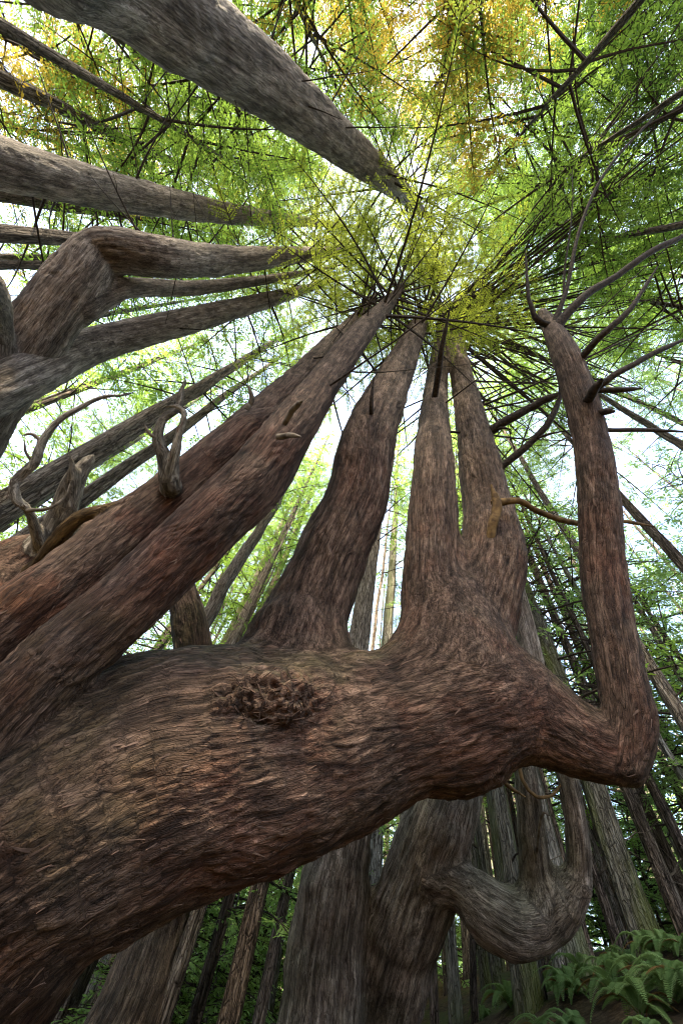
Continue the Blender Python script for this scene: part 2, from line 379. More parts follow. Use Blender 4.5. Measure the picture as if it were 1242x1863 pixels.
    def comb(pre, it):
        x = rg.standard_normal(n).astype(np.float32)
        for _ in range(pre): x = gather(iso, x)
        for _ in range(it): x = gather(w, x)
        for _ in range(2): x = gather(iso, x)
        lo = x
        for _ in range(5 + 4 * pre): lo = gather(iso, lo)
        x = x - lo; return x / (x.std() + 1e-9)
    f1 = comb(0, 10); f2 = comb(0, 30); f3 = comb(2, 50)
    ero = fbm(V * 7, seed + 50, 2); brk = vnoise(V * 26, seed + 51)
    ck2 = np.exp(-(f2 / (.30 + .22 * brk)) ** 2 * 1.0); ck3 = np.exp(-(f3 / (.26 + .12 * ero)) ** 2)
    hgt = (.28 * f1 + .30 * np.tanh(f2) + .22 * np.tanh(f3) - .7 * ck2 - .55 * ck3 * (.6 + .5 * ero)) * (.75 + .6 * vnoise(V * 9, seed + 52)) + .5 + .35 * vnoise(V * 38, seed + 53)
    pix = np.linalg.norm(V - CAM, axis=1) / 362.0
    A = np.maximum(np.minimum(.0080, .05 * Rr), np.minimum(pix * .8, .04 * Rr)) * amp
    V = V + nrm * (A * hgt)[:, None]
    fib = np.clip(.64 + .10 * f1 + .05 * f2 + .02 * f3 - (.22 * ck2 + .13 * ck3 * (.6 + .5 * ero)) * np.clip(1.5 - pix * 80, .25, 1), 0, 1)
    return dict(V=V, Q=Q, C=C, N=nrm, R=Rr, fib=fib, lum=lum, n=n, flow=FQ, T=T)
def emit(res, chains, root, mat, attrs, smoothN=None):
    """split the one continuous skin into its parts; shared normals keep the seams invisible"""
    V, Q, C = res['V'], res['Q'], res['C']; n = len(V)
    fn = np.cross(V[Q[:, 2]] - V[Q[:, 0]], V[Q[:, 3]] - V[Q[:, 1]]); nn = np.zeros((n, 3))
    for k in range(3): nn[:, k] = sum(np.bincount(Q[:, c], fn[:, k], n) for c in range(4))
    nn = unit(nn)
    gid = {}; pid = np.zeros(len(chains), int); names = []
    for i, c in enumerate(chains):
        if c.part not in gid: gid[c.part] = len(names); names.append(c.part)
        pid[i] = gid[c.part]
    fp = pid[C[Q[:, 0]]]; out = {}
    for g, nm in enumerate(names):
        q = Q[fp == g]
        if not len(q): continue
        used, inv = np.unique(q, return_inverse=True); q = inv.reshape(-1, 4)
        kind = nm.split('#')[0]
        me = mesh_np(kind, V[used], [q], True, None, {k: a[used] for k, a in list(attrs.items()) + [('flow', res['flow'])]})
        me.normals_split_custom_set_from_vertices(nn[used].astype(np.float32))
        o = link(kind, me, root, (mat,)); o.matrix_parent_inverse = Matrix.Translation(-Vector(root.location)); out[nm] = o
    return out
def stretch(lst):
    """how much a limb's width is drawn out by the wide lens, from its direction in the picture"""
    q = np.array([(l[0], l[1]) for l in lst], float); d = unit(np.gradient(q, axis=0)); nrm = np.stack([-d[:, 1], d[:, 0]], 1)
    ra = q - np.array([W / 2, H / 2]); rr = np.linalg.norm(ra, axis=1); c = np.abs((nrm * ra).sum(1)) / (rr + 1e-9)
    return np.sqrt(c * c * (1 + (rr / F) ** 2) + 1 - c * c)
def rows(lst):                                     # (u,v,r_px,r_world) -> x,y,z,r
    return [np.append(P(u, v, rw * F / rp * s), rw) for (u, v, rp, rw), s in zip(lst, stretch(lst))]
def rowsz(lst):                                    # (u,v,r_px,depth) -> x,y,z,r for limbs that cross the view
    return [np.append(P(u, v, z), rp * z / F / s) for (u, v, rp, z), s in zip(lst, stretch(lst))]
# ------------------------------------------------------------------ ground
def ground_z(x, y):
    x = np.asarray(x, float); y = np.asarray(y, float)
    s = np.clip(x - .6, 0, 40); hill = 3.1 * (1 - np.exp(-(s / 4) ** 1.3)); k = np.clip(-y - 3.5, 0, 30); hill = hill + 2.5 * (1 - np.exp(-(k / 16) ** 1.2))  # second term: unseen rise behind the camera, added to block low light
    und = .10 * np.sin(x * .9 + 1) * np.cos(y * .7) + .05 * np.sin(x * 2.3 + y * 1.9)
    return hill + und * np.clip(np.hypot(x, y) / 3, .2, 1) - .015 * np.clip(np.hypot(x, y) - 8, 0, 200) * (x < 2) * (y > -3)
gx = np.sign(np.linspace(-1, 1, 161)) * np.abs(np.linspace(-1, 1, 161)) ** 2.2 * 140
GX, GY = np.meshgrid(gx, gx, indexing='ij')
GV = np.stack([GX, GY, ground_z(GX, GY)], -1).reshape(-1, 3)
GV[:, 2] += .03 * vnoise(GV * 4, 3) + .02 * vnoise(GV * 11, 4)
ii = (np.arange(160)[:, None] * 161 + np.arange(160)[None]).ravel()
gm = bpy.data.materials.new('leaf_litter'); nt = nodes(gm)
co = N(nt, 'ShaderNodeNewGeometry').outputs['Position']
n1 = N(nt, 'ShaderNodeTexNoise', i_Scale=14.0, i_Detail=8.0, i_Roughness=.7); nt.links.new(co, n1.inputs['Vector'])
r1 = ramp(nt, [(.3, (.012, .009, .006)), (.5, (.045, .032, .02)), (.72, (.11, .075, .045))]); nt.links.new(n1.outputs[0], r1.inputs[0])
n2 = N(nt, 'ShaderNodeTexNoise', i_Scale=1.6, i_Detail=3.0); nt.links.new(co, n2.inputs['Vector'])
r2 = ramp(nt, [(.5, (0, 0, 0)), (.64, (1, 1, 1))]); nt.links.new(n2.outputs[0], r2.inputs[0])
gc = mix(nt, r1.outputs[0], (.05, .07, .02), math_n(nt, 'MULTIPLY', r2.outputs[0], .6))
gb = N(nt, 'ShaderNodeBump', i_Strength=1.0, i_Distance=.05); nt.links.new(n1.outputs[0], gb.inputs['Height'])
finish(nt, gc, .95, gb.outputs[0], .1)
tag(link('ground', mesh_np('ground', GV, [np.stack([ii, ii + 161, ii + 162, ii + 1], 1)]), None, (gm,)), kind='structure')

# ------------------------------------------------------------------ foliage
def sprays(bag, p, d, l, rg, lsz, m_leaf, gold=0.0):
    """flat needle sprays: p (n,3) twig bases, d directions, l lengths"""
    up = np.array([0, 0, 1.0]); n = len(p)
    side = unit(np.cross(d, up + rg.normal(0, .25, (n, 3)))); nm = np.cross(side, d)
    per = np.maximum((l / (lsz * .55)).astype(int), 2); k = np.repeat(np.arange(n), per)
    pos = np.concatenate([np.arange(c) for c in per]); t = (pos + .6 * rg.random(len(k)) + .2) / per[k]
    for sgn in (-1, 1):
        b = p[k] + d[k] * (l[k] * t)[:, None] - up * (.10 * l[k] * t * t)[:, None]
        ld = unit(d[k] * .75 + side[k] * sgn * .8 + nm[k] * rg.normal(0, .22, (len(k), 1)) - up * .12)
        ln = lsz * (1.15 - .6 * t) * (.7 + .6 * rg.random(len(k)))
        w = unit(np.cross(ld, nm[k] + rg.normal(0, .35, (len(k), 3)))) * (ln * .17)[:, None]
        a0 = b; tip = b + ld * ln[:, None]; md = b + ld * (ln * .5)[:, None]
        V = np.stack([a0, md + w, tip, md - w], 1).reshape(-1, 3)
        Q = (np.arange(len(k))[:, None] * 4 + np.arange(4)[None])
        tone = np.repeat(np.clip(rg.random(n)[k] * .7 + rg.random(len(k)) * .5 - .1, 0, 1), 4)
        bag.add(V, Q, m_leaf, tone)
def make_crown(axis, seed, z0, z1, nb, L0, L1, lsz=.11, start=.3, up=.15, dead=.0, az=None, step=.22, twigl=.55):
    """axis: function z -> (point, radius); live branches with twigs and sprays, as one mesh (wood = 0, needles = 1)"""
    rg = np.random.default_rng(seed); bag = Bag()
    for i in range(nb):
        f = (i + rg.random()) / nb; z = z0 + (z1 - z0) * f ** .9
        p0, r = axis(z); phi = i * 2.399 + rg.normal(0, .4) if az is None else rg.uniform(*az)
        L = (L0 + (L1 - L0) * f) * rg.uniform(.6, 1.15); el = up + rg.normal(0, .14) + .35 * f * f
        hd = np.array([math.cos(phi), math.sin(phi), 0])
        t = np.linspace(0, 1, 7)[:, None]
        bend = unit(np.cross(hd, [0, 0, 1])) * rg.normal(0, .10) * L
        pts = p0 + hd * L * t + np.array([0, 0, 1]) * (L * (math.tan(el) * t - .22 * t ** 2.4)) + bend * t * t
        rad = np.linspace(.012 + .006 * L, .004, 7)
        bag.add(*tube(pts, rad, 4), 0)
        if rg.random() < dead: continue
        m = max(3, int(L * (1 - start) / step)); tt = np.linspace(start, .98, m) + rg.normal(0, .02, m); tt = np.repeat(np.clip(tt, 0, 1), 2)
        x = tt * 6; k = np.minimum(x.astype(int), 5); fr = (x - k)[:, None]
        bp = pts[k] * (1 - fr) + pts[k + 1] * fr; bd = unit(pts[k + 1] - pts[k])
        sd = unit(np.cross(bd, [0, 0, 1])) * np.tile([-1, 1], m)[:, None]
        td = unit(bd * rg.uniform(.35, .9, (2 * m, 1)) + sd + np.array([0, 0, 1]) * rg.normal(-.12, .22, (2 * m, 1)))
        tl = twigl * np.minimum(L, 2.6) / 2 * (1.25 - tt) * rg.uniform(.6, 1.5, 2 * m) + .12
        for q in range(0, 2 * m, 1):
            s = tube(np.array([bp[q], bp[q] + td[q] * tl[q] * .9]), [.006, .002], 3); bag.add(s[0], s[1], 0)
        sprays(bag, bp, td, tl, rg, lsz, 1)
        sprays(bag, pts[-2:-1], unit(pts[-1:] - pts[-2:-1]), np.array([.3 + L * .1]), rg, lsz, 1)
    return bag.mesh('crown', False, 'tone')
AXIS0 = lambda z: (np.array([0, 0, z]), .1)
CROWNS = [make_crown(AXIS0, 100 + k, 6.5 + k, 23.5, 82, 3.6 - .2 * k, .7, .15, .28, step=.27, twigl=.62, dead=.12) for k in range(4)]
BUSH = [make_crown(AXIS0, 250 + k, .25, 4.6, 84, 2.1, .5, .11, .2, .12, step=.17, twigl=.6, dead=.05) for k in range(3)]
LOWCROWN = [make_crown(AXIS0, 200 + k, 1.6, 9.0, 58, 2.8, .5, .13, .3, .05, step=.2, twigl=.6, dead=.15) for k in range(2)]
HIGH = [make_crown(AXIS0, 260 + k, 10.5 + k * .7, 23.5, 70, 3.3, 1.0, .10, .3, .12, step=.19, twigl=.58, dead=.2) for k in range(4)]
SPARSE = [make_crown(AXIS0, 270 + k, 9.0 + k, 23.5, 54, 2.7, .7, .14, .3, step=.26, twigl=.6, dead=.2) for k in range(3)]
BARE = [make_crown(AXIS0, 280 + k, 2.5, 22.0, 90, 3.4, .8, .13, .5, .05, step=.26, twigl=.55, dead=.5) for k in range(3)]
for me in CROWNS + HIGH + SPARSE + BARE + LOWCROWN + BUSH: me.materials.append(MAT['twig']); me.materials.append(MAT['leaf'])
for me in LOWCROWN + BUSH + BARE[1:]: me.materials[1] = MAT['fresh']
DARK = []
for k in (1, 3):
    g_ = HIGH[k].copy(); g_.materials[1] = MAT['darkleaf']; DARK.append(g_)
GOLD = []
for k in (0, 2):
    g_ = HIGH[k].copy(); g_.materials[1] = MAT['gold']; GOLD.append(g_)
log('crowns', [len(m.polygons) for m in CROWNS])

# ------------------------------------------------------------------ branches of the near trees
def crooked(p0, d, L, r0, rg, n=9, curl=.12, upc=.0):
    pts = [np.array(p0)]; d = unit(np.array(d, float))
    for i in range(n - 1):
        d = unit(d + rg.normal(0, curl, 3) + np.array([0, 0, upc])); pts.append(pts[-1] + d * L / (n - 1))
    return np.array(pts), np.linspace(r0, r0 * .22, n)
def branch_obj(parent, root, pts, rad, mat, rg=None, twigs=0, segs=6, name='branch', label=None):
    bag = Bag(); bag.add(*tube(catmull(pts, 3), np.interp(np.linspace(0, 1, (len(pts) - 1) * 3 + 1), np.linspace(0, 1, len(rad)), rad), segs))
    for i in range(twigs):
        k = rg.integers(2, len(pts) - 1); d = unit(pts[k] - pts[k - 1]) + rg.normal(0, .55, 3)
        tp, tr = crooked(pts[k], d, rg.uniform(.15, .45) * np.linalg.norm(pts[-1] - pts[0]), rad[k] * .55, rg, 5, .15)
        bag.add(*tube(tp, tr, 4))
    o = place(link(name, bag.mesh(name), parent, (mat,)), parent, root)
    if label: o['label'] = label
    return o
def limb_branches(parent, root, rws, n, f0, f1, L, seed, az=None, upc=.02, r=(.010, .026), mat='twig', el=(-.1, .45), twigs=2):
    rg = np.random.default_rng(seed); A = catmull(rws, 8)
    for i in range(n):
        f = f0 + (f1 - f0) * (i + rg.random()) / n; x = f * (len(A) - 1); k = int(min(x, len(A) - 2)); a = A[k] + (A[k + 1] - A[k]) * (x - k)
        phi = rg.uniform(*az) if az else rg.uniform(0, 6.283)
        e = rg.uniform(*el); d = np.array([math.cos(phi) * math.cos(e), math.sin(phi) * math.cos(e), math.sin(e)])
        l = rg.uniform(*L); pts, rad = crooked(a[:3] + d * a[3] * .6, d, l, rg.uniform(*r), rg, 8, .035, upc)
        branch_obj(parent, root, pts, rad, MAT[mat], rg, int(rg.integers(0, twigs + 1)))
def top_crown(parent, root, rws, seed, nb, f0, L0, L1, lsz=.13, **kw):
    A = catmull(rws, 8)
    def ax(f):
        x = f * (len(A) - 1); k = int(min(x, len(A) - 2)); a = A[k] + (A[k + 1] - A[k]) * (x - k); return a[:3], a[3]
    me = make_crown(ax, seed, f0, 1.0, nb, L0, L1, lsz, **kw)
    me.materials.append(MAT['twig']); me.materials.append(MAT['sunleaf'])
    return place(link('crown', me, parent), parent, root)

# ------------------------------------------------------------------ the candelabra redwood
main = rowsz([(-440, 2150, 400, 1.9), (-195, 1815, 275, 1.85), (50, 1545, 214, 1.87), (295, 1396, 224, 2.29), (520, 1362, 186, 2.56),
              (690, 1318, 140, 2.73), (825, 1272, 127, 2.88), (915, 1262, 92, 2.88)])
hook = rowsz([(830, 1270, 110, 2.9), (930, 1275, 82, 2.88), (1000, 1320, 74, 2.74), (1065, 1352, 63, 2.64), (1112, 1362, 60, 2.60), (1144, 1340, 50, 2.58), (1150, 1295, 42, 2.60)])
upF = rows([(1134, 1388, 42, .120), (1141, 1310, 48, .150), (1122, 1195, 46, .162), (1097, 1050, 43, .172), (1086, 900, 40, .175), (1072, 790, 35, .168), (1047, 700, 31, .16), (1022, 635, 26, .145), (998, 590, 17, .11), (985, 568, 9, .07)])
upC = rows([(528, 1260, 120, .56), (540, 1180, 96, .46), (558, 1120, 77, .395), (600, 1015, 65, .365), (648, 905, 57, .35), (670, 800, 49, .33), (702, 720, 37, .305), (734, 650, 26, .275), (763, 590, 15, .21), (785, 548, 6, .10)])
base = rowsz([(812, 1280, 128, 2.95), (822, 1200, 106, 3.05), (826, 1150, 80, 3.15), (826, 1110, 55, 3.25)])
upD = rows([(806, 1160, 80, .38), (790, 1070, 60, .31), (786, 990, 50, .285), (788, 900, 42, .27), (788, 820, 34, .26), (790, 740, 24, .25), (797, 650, 15, .22), (802, 590, 8, .13), (805, 555, 4, .07)])
upE = rows([(845, 1160, 85, .40), (874, 1085, 75, .375), (894, 1005, 59, .325), (886, 920, 46, .305), (873, 850, 39, .29), (860, 780, 31, .275), (843, 700, 22, .25), (830, 630, 15, .21), (822, 575, 7, .12), (818, 550, 4, .06)])
upA2 = rows([(-260, 1600, 100, .20), (-60, 1385, 80, .20), (100, 1212, 70, .20), (250, 1082, 63, .215), (385, 950, 58, .225), (462, 872, 52, .225), (528, 782, 42, .205), (600, 682, 30, .19), (660, 603, 21, .17), (712, 545, 11, .13), (735, 515, 5, .07)])
knee = rows([(385, 958, 40, .165), (448, 900, 46, .20), (492, 872, 36, .175), (524, 822, 30, .160), (560, 760, 24, .14)])
upA1 = rows([(-240, 1370, 110, .27), (-60, 1215, 88, .265), (100, 1092, 72, .245), (250, 965, 60, .24), (385, 850, 50, .235), (478, 763, 40, .225), (548, 690, 28, .205), (608, 622, 18, .18), (655, 572, 10, .14), (685, 535, 4, .06)])
collar = rows([(390, 840, 36, .165), (450, 790, 36, .18), (500, 760, 20, .105), (520, 745, 7, .04)])
left_mass = rowsz([(-260, 1330, 190, 2.5), (-60, 1160, 150, 2.8), (40, 1075, 105, 3.0), (125, 1010, 60, 3.1), (190, 965, 26, 3.2)])
stub = rows([(352, 1185, 36, .19), (343, 1120, 31, .17), (325, 1055, 26, .15), (312, 1015, 20, .12)])
burl = rowsz([(440, 1285, 60, 2.28), (500, 1275, 62, 2.30), (560, 1255, 50, 2.42)])
hero_chains = [Chain('main_limb', main, .25), Chain('hooked_limb', hook, .18), Chain('upright_trunk#F', upF, .07), Chain('upright_trunk#C', upC, .22),
               Chain('main_limb', base, .25), Chain('upright_trunk#D', upD, .16), Chain('upright_trunk#E', upE, .16), Chain('upright_trunk#A2', upA2, .05),
               Chain('upright_trunk#A2', knee, .14), Chain('upright_trunk#A1', upA1, .05), Chain('upright_trunk#A1', collar, .05), Chain('rear_limb', left_mass, .2),
               Chain('main_limb', burl, .15), Chain('snag', stub, .05),
               Chain('dead_limb#1', rowsz([(45, 1060, 50, 2.95), (90, 990, 37, 2.9), (118, 925, 26, 2.88), (136, 875, 21, 2.9), (160, 840, 13, 2.95), (172, 828, 4, 2.97)]), .10, 3),
               Chain('dead_limb#1', rowsz([(120, 915, 18, 2.85), (132, 855, 10, 2.8), (126, 822, 3, 2.78)]), .06, 3),
               Chain('dead_limb#2', rowsz([(45, 1075, 22, 2.75), (88, 1008, 19, 2.7), (124, 960, 16, 2.68), (160, 935, 13, 2.68), (240, 918, 11, 2.72)]), .06, 3),
               Chain('dead_limb#3', rowsz([(312, 885, 20, 2.72), (300, 832, 15, 2.72), (287, 800, 12, 2.74), (296, 764, 10, 2.77), (324, 742, 9, 2.8), (330, 712, 7, 2.82), (338, 690, 4, 2.83), (328, 670, 2, 2.85)]), .04, 3),
               Chain('dead_limb#3', rowsz([(308, 868, 14, 2.68), (320, 818, 11, 2.66), (326, 790, 9, 2.66), (336, 752, 7, 2.68), (318, 738, 5, 2.7), (292, 744, 2, 2.72)]), .04, 3),
               Chain('dead_limb#4', rowsz([(72, 985, 16, 2.75), (52, 928, 11, 2.62), (32, 912, 13, 2.6), (28, 876, 13, 2.62), (64, 842, 12, 2.65), (76, 806, 11, 2.7), (104, 768, 9, 2.75), (138, 746, 8, 2.8), (188, 722, 6, 2.9), (232, 718, 4, 2.95), (268, 698, 2, 3.0)]), .04, 3)]
def smooth(a, b, x): t = np.clip((x - a) / (b - a), 0, 1); return t * t * (3 - 2 * t)
HB = P(-160, 1830, 1.85); HB[2] = 0
hero = empty('candelabra_redwood', HB, 'giant candelabra redwood whose massive low red limb carries several upright trunks', 'tree')
BC = P(488, 1268, 2.0); BD = unit(BC - CAM)
def burl_lumps(V):
    c = (V - CAM) @ ROT; z = np.maximum(-c[:, 2], .05); u = W / 2 + F * c[:, 0] / z; v = H / 2 - F * c[:, 1] / z
    m = np.clip(1.25 - ((u - 488) / 110) ** 2 - ((v - 1268) / 55) ** 2, 0, 1) * ((V - CAM) @ BD < 3.4)
    return m * (.050 * (1 - np.abs(fbm(V * 9, 91, 3)) * 1.6) + .022 * fbm(V * 27, 92, 2))
res = sculpt(hero_chains, .0060, 1.0, 11, extra=burl_lumps)
V, Nn = res['V'], res['N']; hz = V[:, 2]
n1 = fbm(V * 1.7, 61, 3); n2 = fbm(V * 4.2, 62, 3); n3 = fbm(V * 12, 63, 2)
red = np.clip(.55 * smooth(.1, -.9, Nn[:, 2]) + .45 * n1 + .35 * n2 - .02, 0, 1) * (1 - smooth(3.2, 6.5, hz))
red += .7 * smooth(-.5, -2.2, V[:, 0]) * smooth(.1, .5, n2 + .3) * (1 - smooth(2.4, 3.6, hz))
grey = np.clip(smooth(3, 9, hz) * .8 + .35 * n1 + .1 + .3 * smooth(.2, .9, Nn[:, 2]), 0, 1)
moss = np.clip(smooth(.05, .75, Nn[:, 2] + .45 * n1) * (1 - smooth(2.6, 3.4, hz)) * .9 + .25 * n3, 0, 1)
moss = np.maximum(moss, .8 * np.clip(smooth(.0, -1.0, V[:, 0]) * (.5 + n2 + .3 * n3), 0, 1) * (1 - smooth(1.9, 2.6, hz)) * smooth(-.9, -.2, Nn[:, 2]))
isd = np.array([c.part.startswith('dead_limb') for c in hero_chains])[res['C']]; iso_ = np.array([c.part == 'dead_limb#2' for c in hero_chains])[res['C']]; isn = np.array([c.part == 'snag' for c in hero_chains])[res['C']]
grey = np.where(isd, 1.25, grey); red = np.where(isd | isn, 0, red); moss = np.where(isd, .25 + .5 * n2, moss); grey = np.where(iso_, 0, grey); red = np.where(iso_, .35, red); moss = np.where(iso_, .9, moss); moss = np.where(isn, .8 + n2, moss)
hp = emit(res, hero_chains, hero, MAT['hero'], dict(fib=res['fib'], red=np.clip(red, 0, 1), grey=grey, moss=np.clip(moss, 0, 1)))
log('hero done', list(hp))
for k_ in ('1', '3', '4'): hp['dead_limb#' + k_].data.materials[0] = MAT['snag']
hp['dead_limb#2'].data.materials[0] = MAT['ochre']
def find_surface(V, u0, v0, ru, rv):
    c = (V - CAM) @ ROT; z = -c[:, 2]; u = W / 2 + F * c[:, 0] / z; v = H / 2 - F * c[:, 1] / z
    m = (z > .1) & (((u - u0) / ru) ** 2 + ((v - v0) / rv) ** 2 < 1); i = np.nonzero(m)[0]
    zz = z[i]; d0 = np.percentile(zz, 2) if len(zz) else 0
    return i[zz < d0 + .5]
# shaggy flakes of loose bark on the burl
ix = find_surface(V, 490, 1272, 95, 42); rg = np.random.default_rng(5); bag = Bag()
for i in rg.choice(ix, min(150, len(ix)), replace=False):
    p = V[i]; nv = Nn[i]; t = unit(np.cross(nv, rg.normal(0, 1, 3))); b = np.cross(nv, t); l = rg.uniform(.02, .075); w = rg.uniform(.003, .010)
    lift = rg.uniform(.0, .45); x = np.linspace(0, 1, 4)[:, None]
    c = p + t * l * x + nv * (.004 + l * lift * x * (1.1 - .5 * x)); ww = b * (w * np.array([.7, 1, .8, .25]))[:, None]
    fv = np.concatenate([c + ww, c - ww, c + ww - nv * .004, c - ww - nv * .004])
    q = []
    for k in range(3):
        q += [[k, k + 1, 4 + k + 1, 4 + k], [8 + k + 1, 8 + k, 12 + k, 12 + k + 1], [k, 8 + k, 8 + k + 1, k + 1], [4 + k + 1, 12 + k + 1, 12 + k, 4 + k]]
    bag.add(fv, np.array(q), 0)
if bag.V:
    MAT['flake'] = wood_mat('loose_bark_flake', (.012, .006, .004), (.06, .034, .022), 25)
    o = link('bark_clump', bag.mesh('bark_clump', False), hp['main_limb'], (MAT['flake'],))
def hand_branch(parent, root, lst, mat='twig', seed=0, twigs=0, label=None, name='branch', segs=8):
    r_ = np.array(rows(lst)); rg = np.random.default_rng(seed + 11 * len(lst))
    r_ = catmull(r_, 4); m_ = len(r_); jit = np.cumsum(rg.normal(0, 1, (m_, 3)), 0); jit -= np.linspace(0, 1, m_)[:, None] * jit[-1]
    r_[:, :3] += jit * r_[:, 3:].clip(.006) * .13; r_[:, 3] *= 1 + rg.normal(0, .035, m_); r_[:, 3] = np.maximum(r_[:, 3], .003) * np.where(np.arange(m_) > m_ - 3, .7, 1)
    return branch_obj(parent, root, r_[:, :3], r_[:, 3], MAT[mat], rg, twigs, segs, name, label)
def zrows(lst):   # u,v,rpx,depth
    return [(u, v, rp, rp * z / F / s) for (u, v, rp, z), s in zip(lst, stretch(lst))]
def peel(res, parent, n, seed, lmin, lmax, wmin, wmax, sel, mat):
    rg = np.random.default_rng(seed); V, Nn, T = res['V'], res['N'], res['T']; bag = Bag(); ok = np.nonzero(sel)[0]
    for i in rg.choice(ok, min(n, len(ok)), replace=False):
        p = V[i]; nv = Nn[i]; t = unit(T[i] + rg.normal(0, .18, 3)); t = t - nv * t.dot(nv); t = unit(t) * (1 if rg.random() < .5 else -1); bb = np.cross(nv, t)
        l = rg.uniform(lmin, lmax); w_ = rg.uniform(wmin, wmax); x = np.linspace(0, 1, 5)[:, None]; lift = rg.uniform(.02, .28) ** 1.3
        c = p - nv * .003 + t * l * x + nv * l * lift * x ** 1.8 + bb * (rg.normal(0, .12) * l * x * x); ww = bb * (w_ * np.array([.7, 1, .9, .6, .12]))[:, None]; th = nv * .0025
        fv = np.concatenate([c + ww, c - ww, c + ww - th, c - ww - th]); q = []
        for k in range(4): q += [[k, k + 1, 5 + k + 1, 5 + k], [10 + k + 1, 10 + k, 15 + k, 15 + k + 1], [k, 10 + k, 10 + k + 1, k + 1], [5 + k + 1, 15 + k + 1, 15 + k, 5 + k]]
        bag.add(fv, np.array(q), 0)
    o = link('peeling_bark', bag.mesh('peeling_bark', False), parent, (mat,)); o['kind'] = 'stuff'; return o
MAT['strip'] = wood_mat('peeling_bark_strip', (.035, .021, .015), (.16, .10, .072), 7)
vis = ((CAM - V) * Nn).sum(1) / np.linalg.norm(V - CAM, axis=1)
dst = np.linalg.norm(V - CAM, axis=1)
peel(res, hp['main_limb'], 2600, 71, .02, .10, .002, .006, (vis > -.15) & (dst < 5.5), MAT['strip'])
# dead limbs drawn by the photo
hb = lambda part, lst, mat='twig', **k: hand_branch(hp[part], hero, zrows(lst), mat, **k)
hb('rear_limb', [(78, 805, 4, 2.7), (60, 790, 3, 2.7), (40, 792, 1.5, 2.7)], 'dead', seed=61, name='dead_limb')
hb('rear_limb', [(62, 845, 4, 2.65), (48, 825, 3, 2.62), (44, 800, 1.5, 2.6)], 'dead', seed=62, name='dead_limb')
hb('rear_limb', [(50, 930, 4, 2.6), (90, 925, 3, 2.6), (118, 905, 2.5, 2.65), (128, 880, 1.5, 2.7)], 'dead', seed=63, name='dead_limb', twigs=2)
hb('upright_trunk#A1', [(288, 800, 4, 2.72), (272, 788, 3, 2.7), (262, 770, 1.5, 2.68)], 'dead', seed=64, name='dead_limb')
hb('upright_trunk#A1', [(448, 745, 6, 3.3), (458, 728, 5, 3.3), (452, 702, 3, 3.3)], 'dead', name='dead_limb')
hb('upright_trunk#E', [(884, 1015, 8, 3.66), (893, 960, 9, 3.72), (902, 915, 9, 3.85), (893, 882, 3, 3.95)], 'goldwood', name='dead_limb')
hb('upright_trunk#E', [(893, 918, 9, 3.9), (940, 912, 6, 3.9), (990, 935, 5.5, 4.0), (1050, 952, 5, 4.1), (1130, 950, 4, 4.2), (1190, 958, 2, 4.3)], 'goldwood', name='dead_limb')
hb('upright_trunk#E', [(868, 802, 9, 6.05), (925, 765, 8, 5.8), (975, 735, 7, 5.7), (1022, 715, 6, 5.6)], 'twig', seed=3, twigs=2)
hb('upright_trunk#E', [(884, 875, 8, 5.1), (955, 815, 6.5, 5.0), (1000, 760, 6, 5.0), (1018, 715, 4, 5.1), (1012, 660, 2, 5.2)], 'twig', seed=4, twigs=2)
hb('upright_trunk#F', [(1004, 598, 8, 5.05), (975, 578, 6, 5.0), (962, 545, 4, 5.05), (958, 500, 3, 5.2), (955, 455, 1.5, 5.4)], 'twig', seed=5)
hb('upright_trunk#F', [(1008, 605, 9, 4.95), (1060, 540, 7, 5.0), (1120, 502, 6, 5.1), (1185, 457, 5.5, 5.2), (1260, 420, 5, 5.4)], 'twig', seed=6)
hb('upright_trunk#F', [(1048, 664, 7, 4.3), (1090, 615, 6, 4.1), (1135, 575, 5, 4.05), (1165, 535, 4, 4.1), (1195, 485, 2, 4.2)], 'twig', seed=7)
hb('upright_trunk#F', [(1058, 722, 8, 4.1), (1090, 700, 6, 3.9), (1130, 672, 5.5, 3.85), (1180, 645, 5, 3.9), (1250, 615, 4, 4.0)], 'twig', seed=8)
hb('upright_trunk#F', [(1062, 735, 9, 3.95), (1080, 708, 8, 3.72), (1094, 690, 6, 3.62)], 'twig', seed=9)
hb('upright_trunk#F', [(1066, 712, 6, 4.1), (1130, 708, 5, 4.0), (1165, 707, 3, 4.0)], 'twig', seed=10)
hb('upright_trunk#F', [(1078, 752, 7, 3.9), (1103, 748, 6, 3.75), (1116, 749, 4, 3.7)], 'twig', seed=11)
hb('upright_trunk#F', [(1080, 784, 4, 3.9), (1160, 782, 4, 3.95), (1250, 786, 3, 4.0)], 'twig', seed=12)
hb('upright_trunk#F', [(1002, 602, 7, 5.0), (1030, 520, 4, 5.2), (1055, 410, 3, 5.5), (1110, 300, 2.5, 5.8), (1230, 170, 2, 6.2)], 'twig', seed=13, twigs=1)
hb('upright_trunk#C', [(678, 770, 4, 4.3), (676, 735, 4, 4.2), (680, 685, 2, 4.2)], 'twig', seed=14)
hb('upright_trunk#D', [(790, 725, 6, 6.8), (802, 640, 5, 6.4), (818, 560, 2, 6.2)], 'twig', seed=15)
hb('upright_trunk#A2', [(518, 770, 5, 2.8), (540, 740, 6, 2.65), (550, 730, 3, 2.6)], 'dead', seed=16, name='dead_limb')
hb('upright_trunk#A2', [(505, 795, 6, 2.75), (530, 790, 5, 2.6), (548, 795, 2, 2.5)], 'dead', seed=17, name='dead_limb')
PI = math.pi
limb_branches(hp['upright_trunk#E'], hero, upE, 42, .80, .985, (4.0, 10), 31, (-1.15, .45), .006, (.024, .044), el=(-.05, .18), twigs=2)
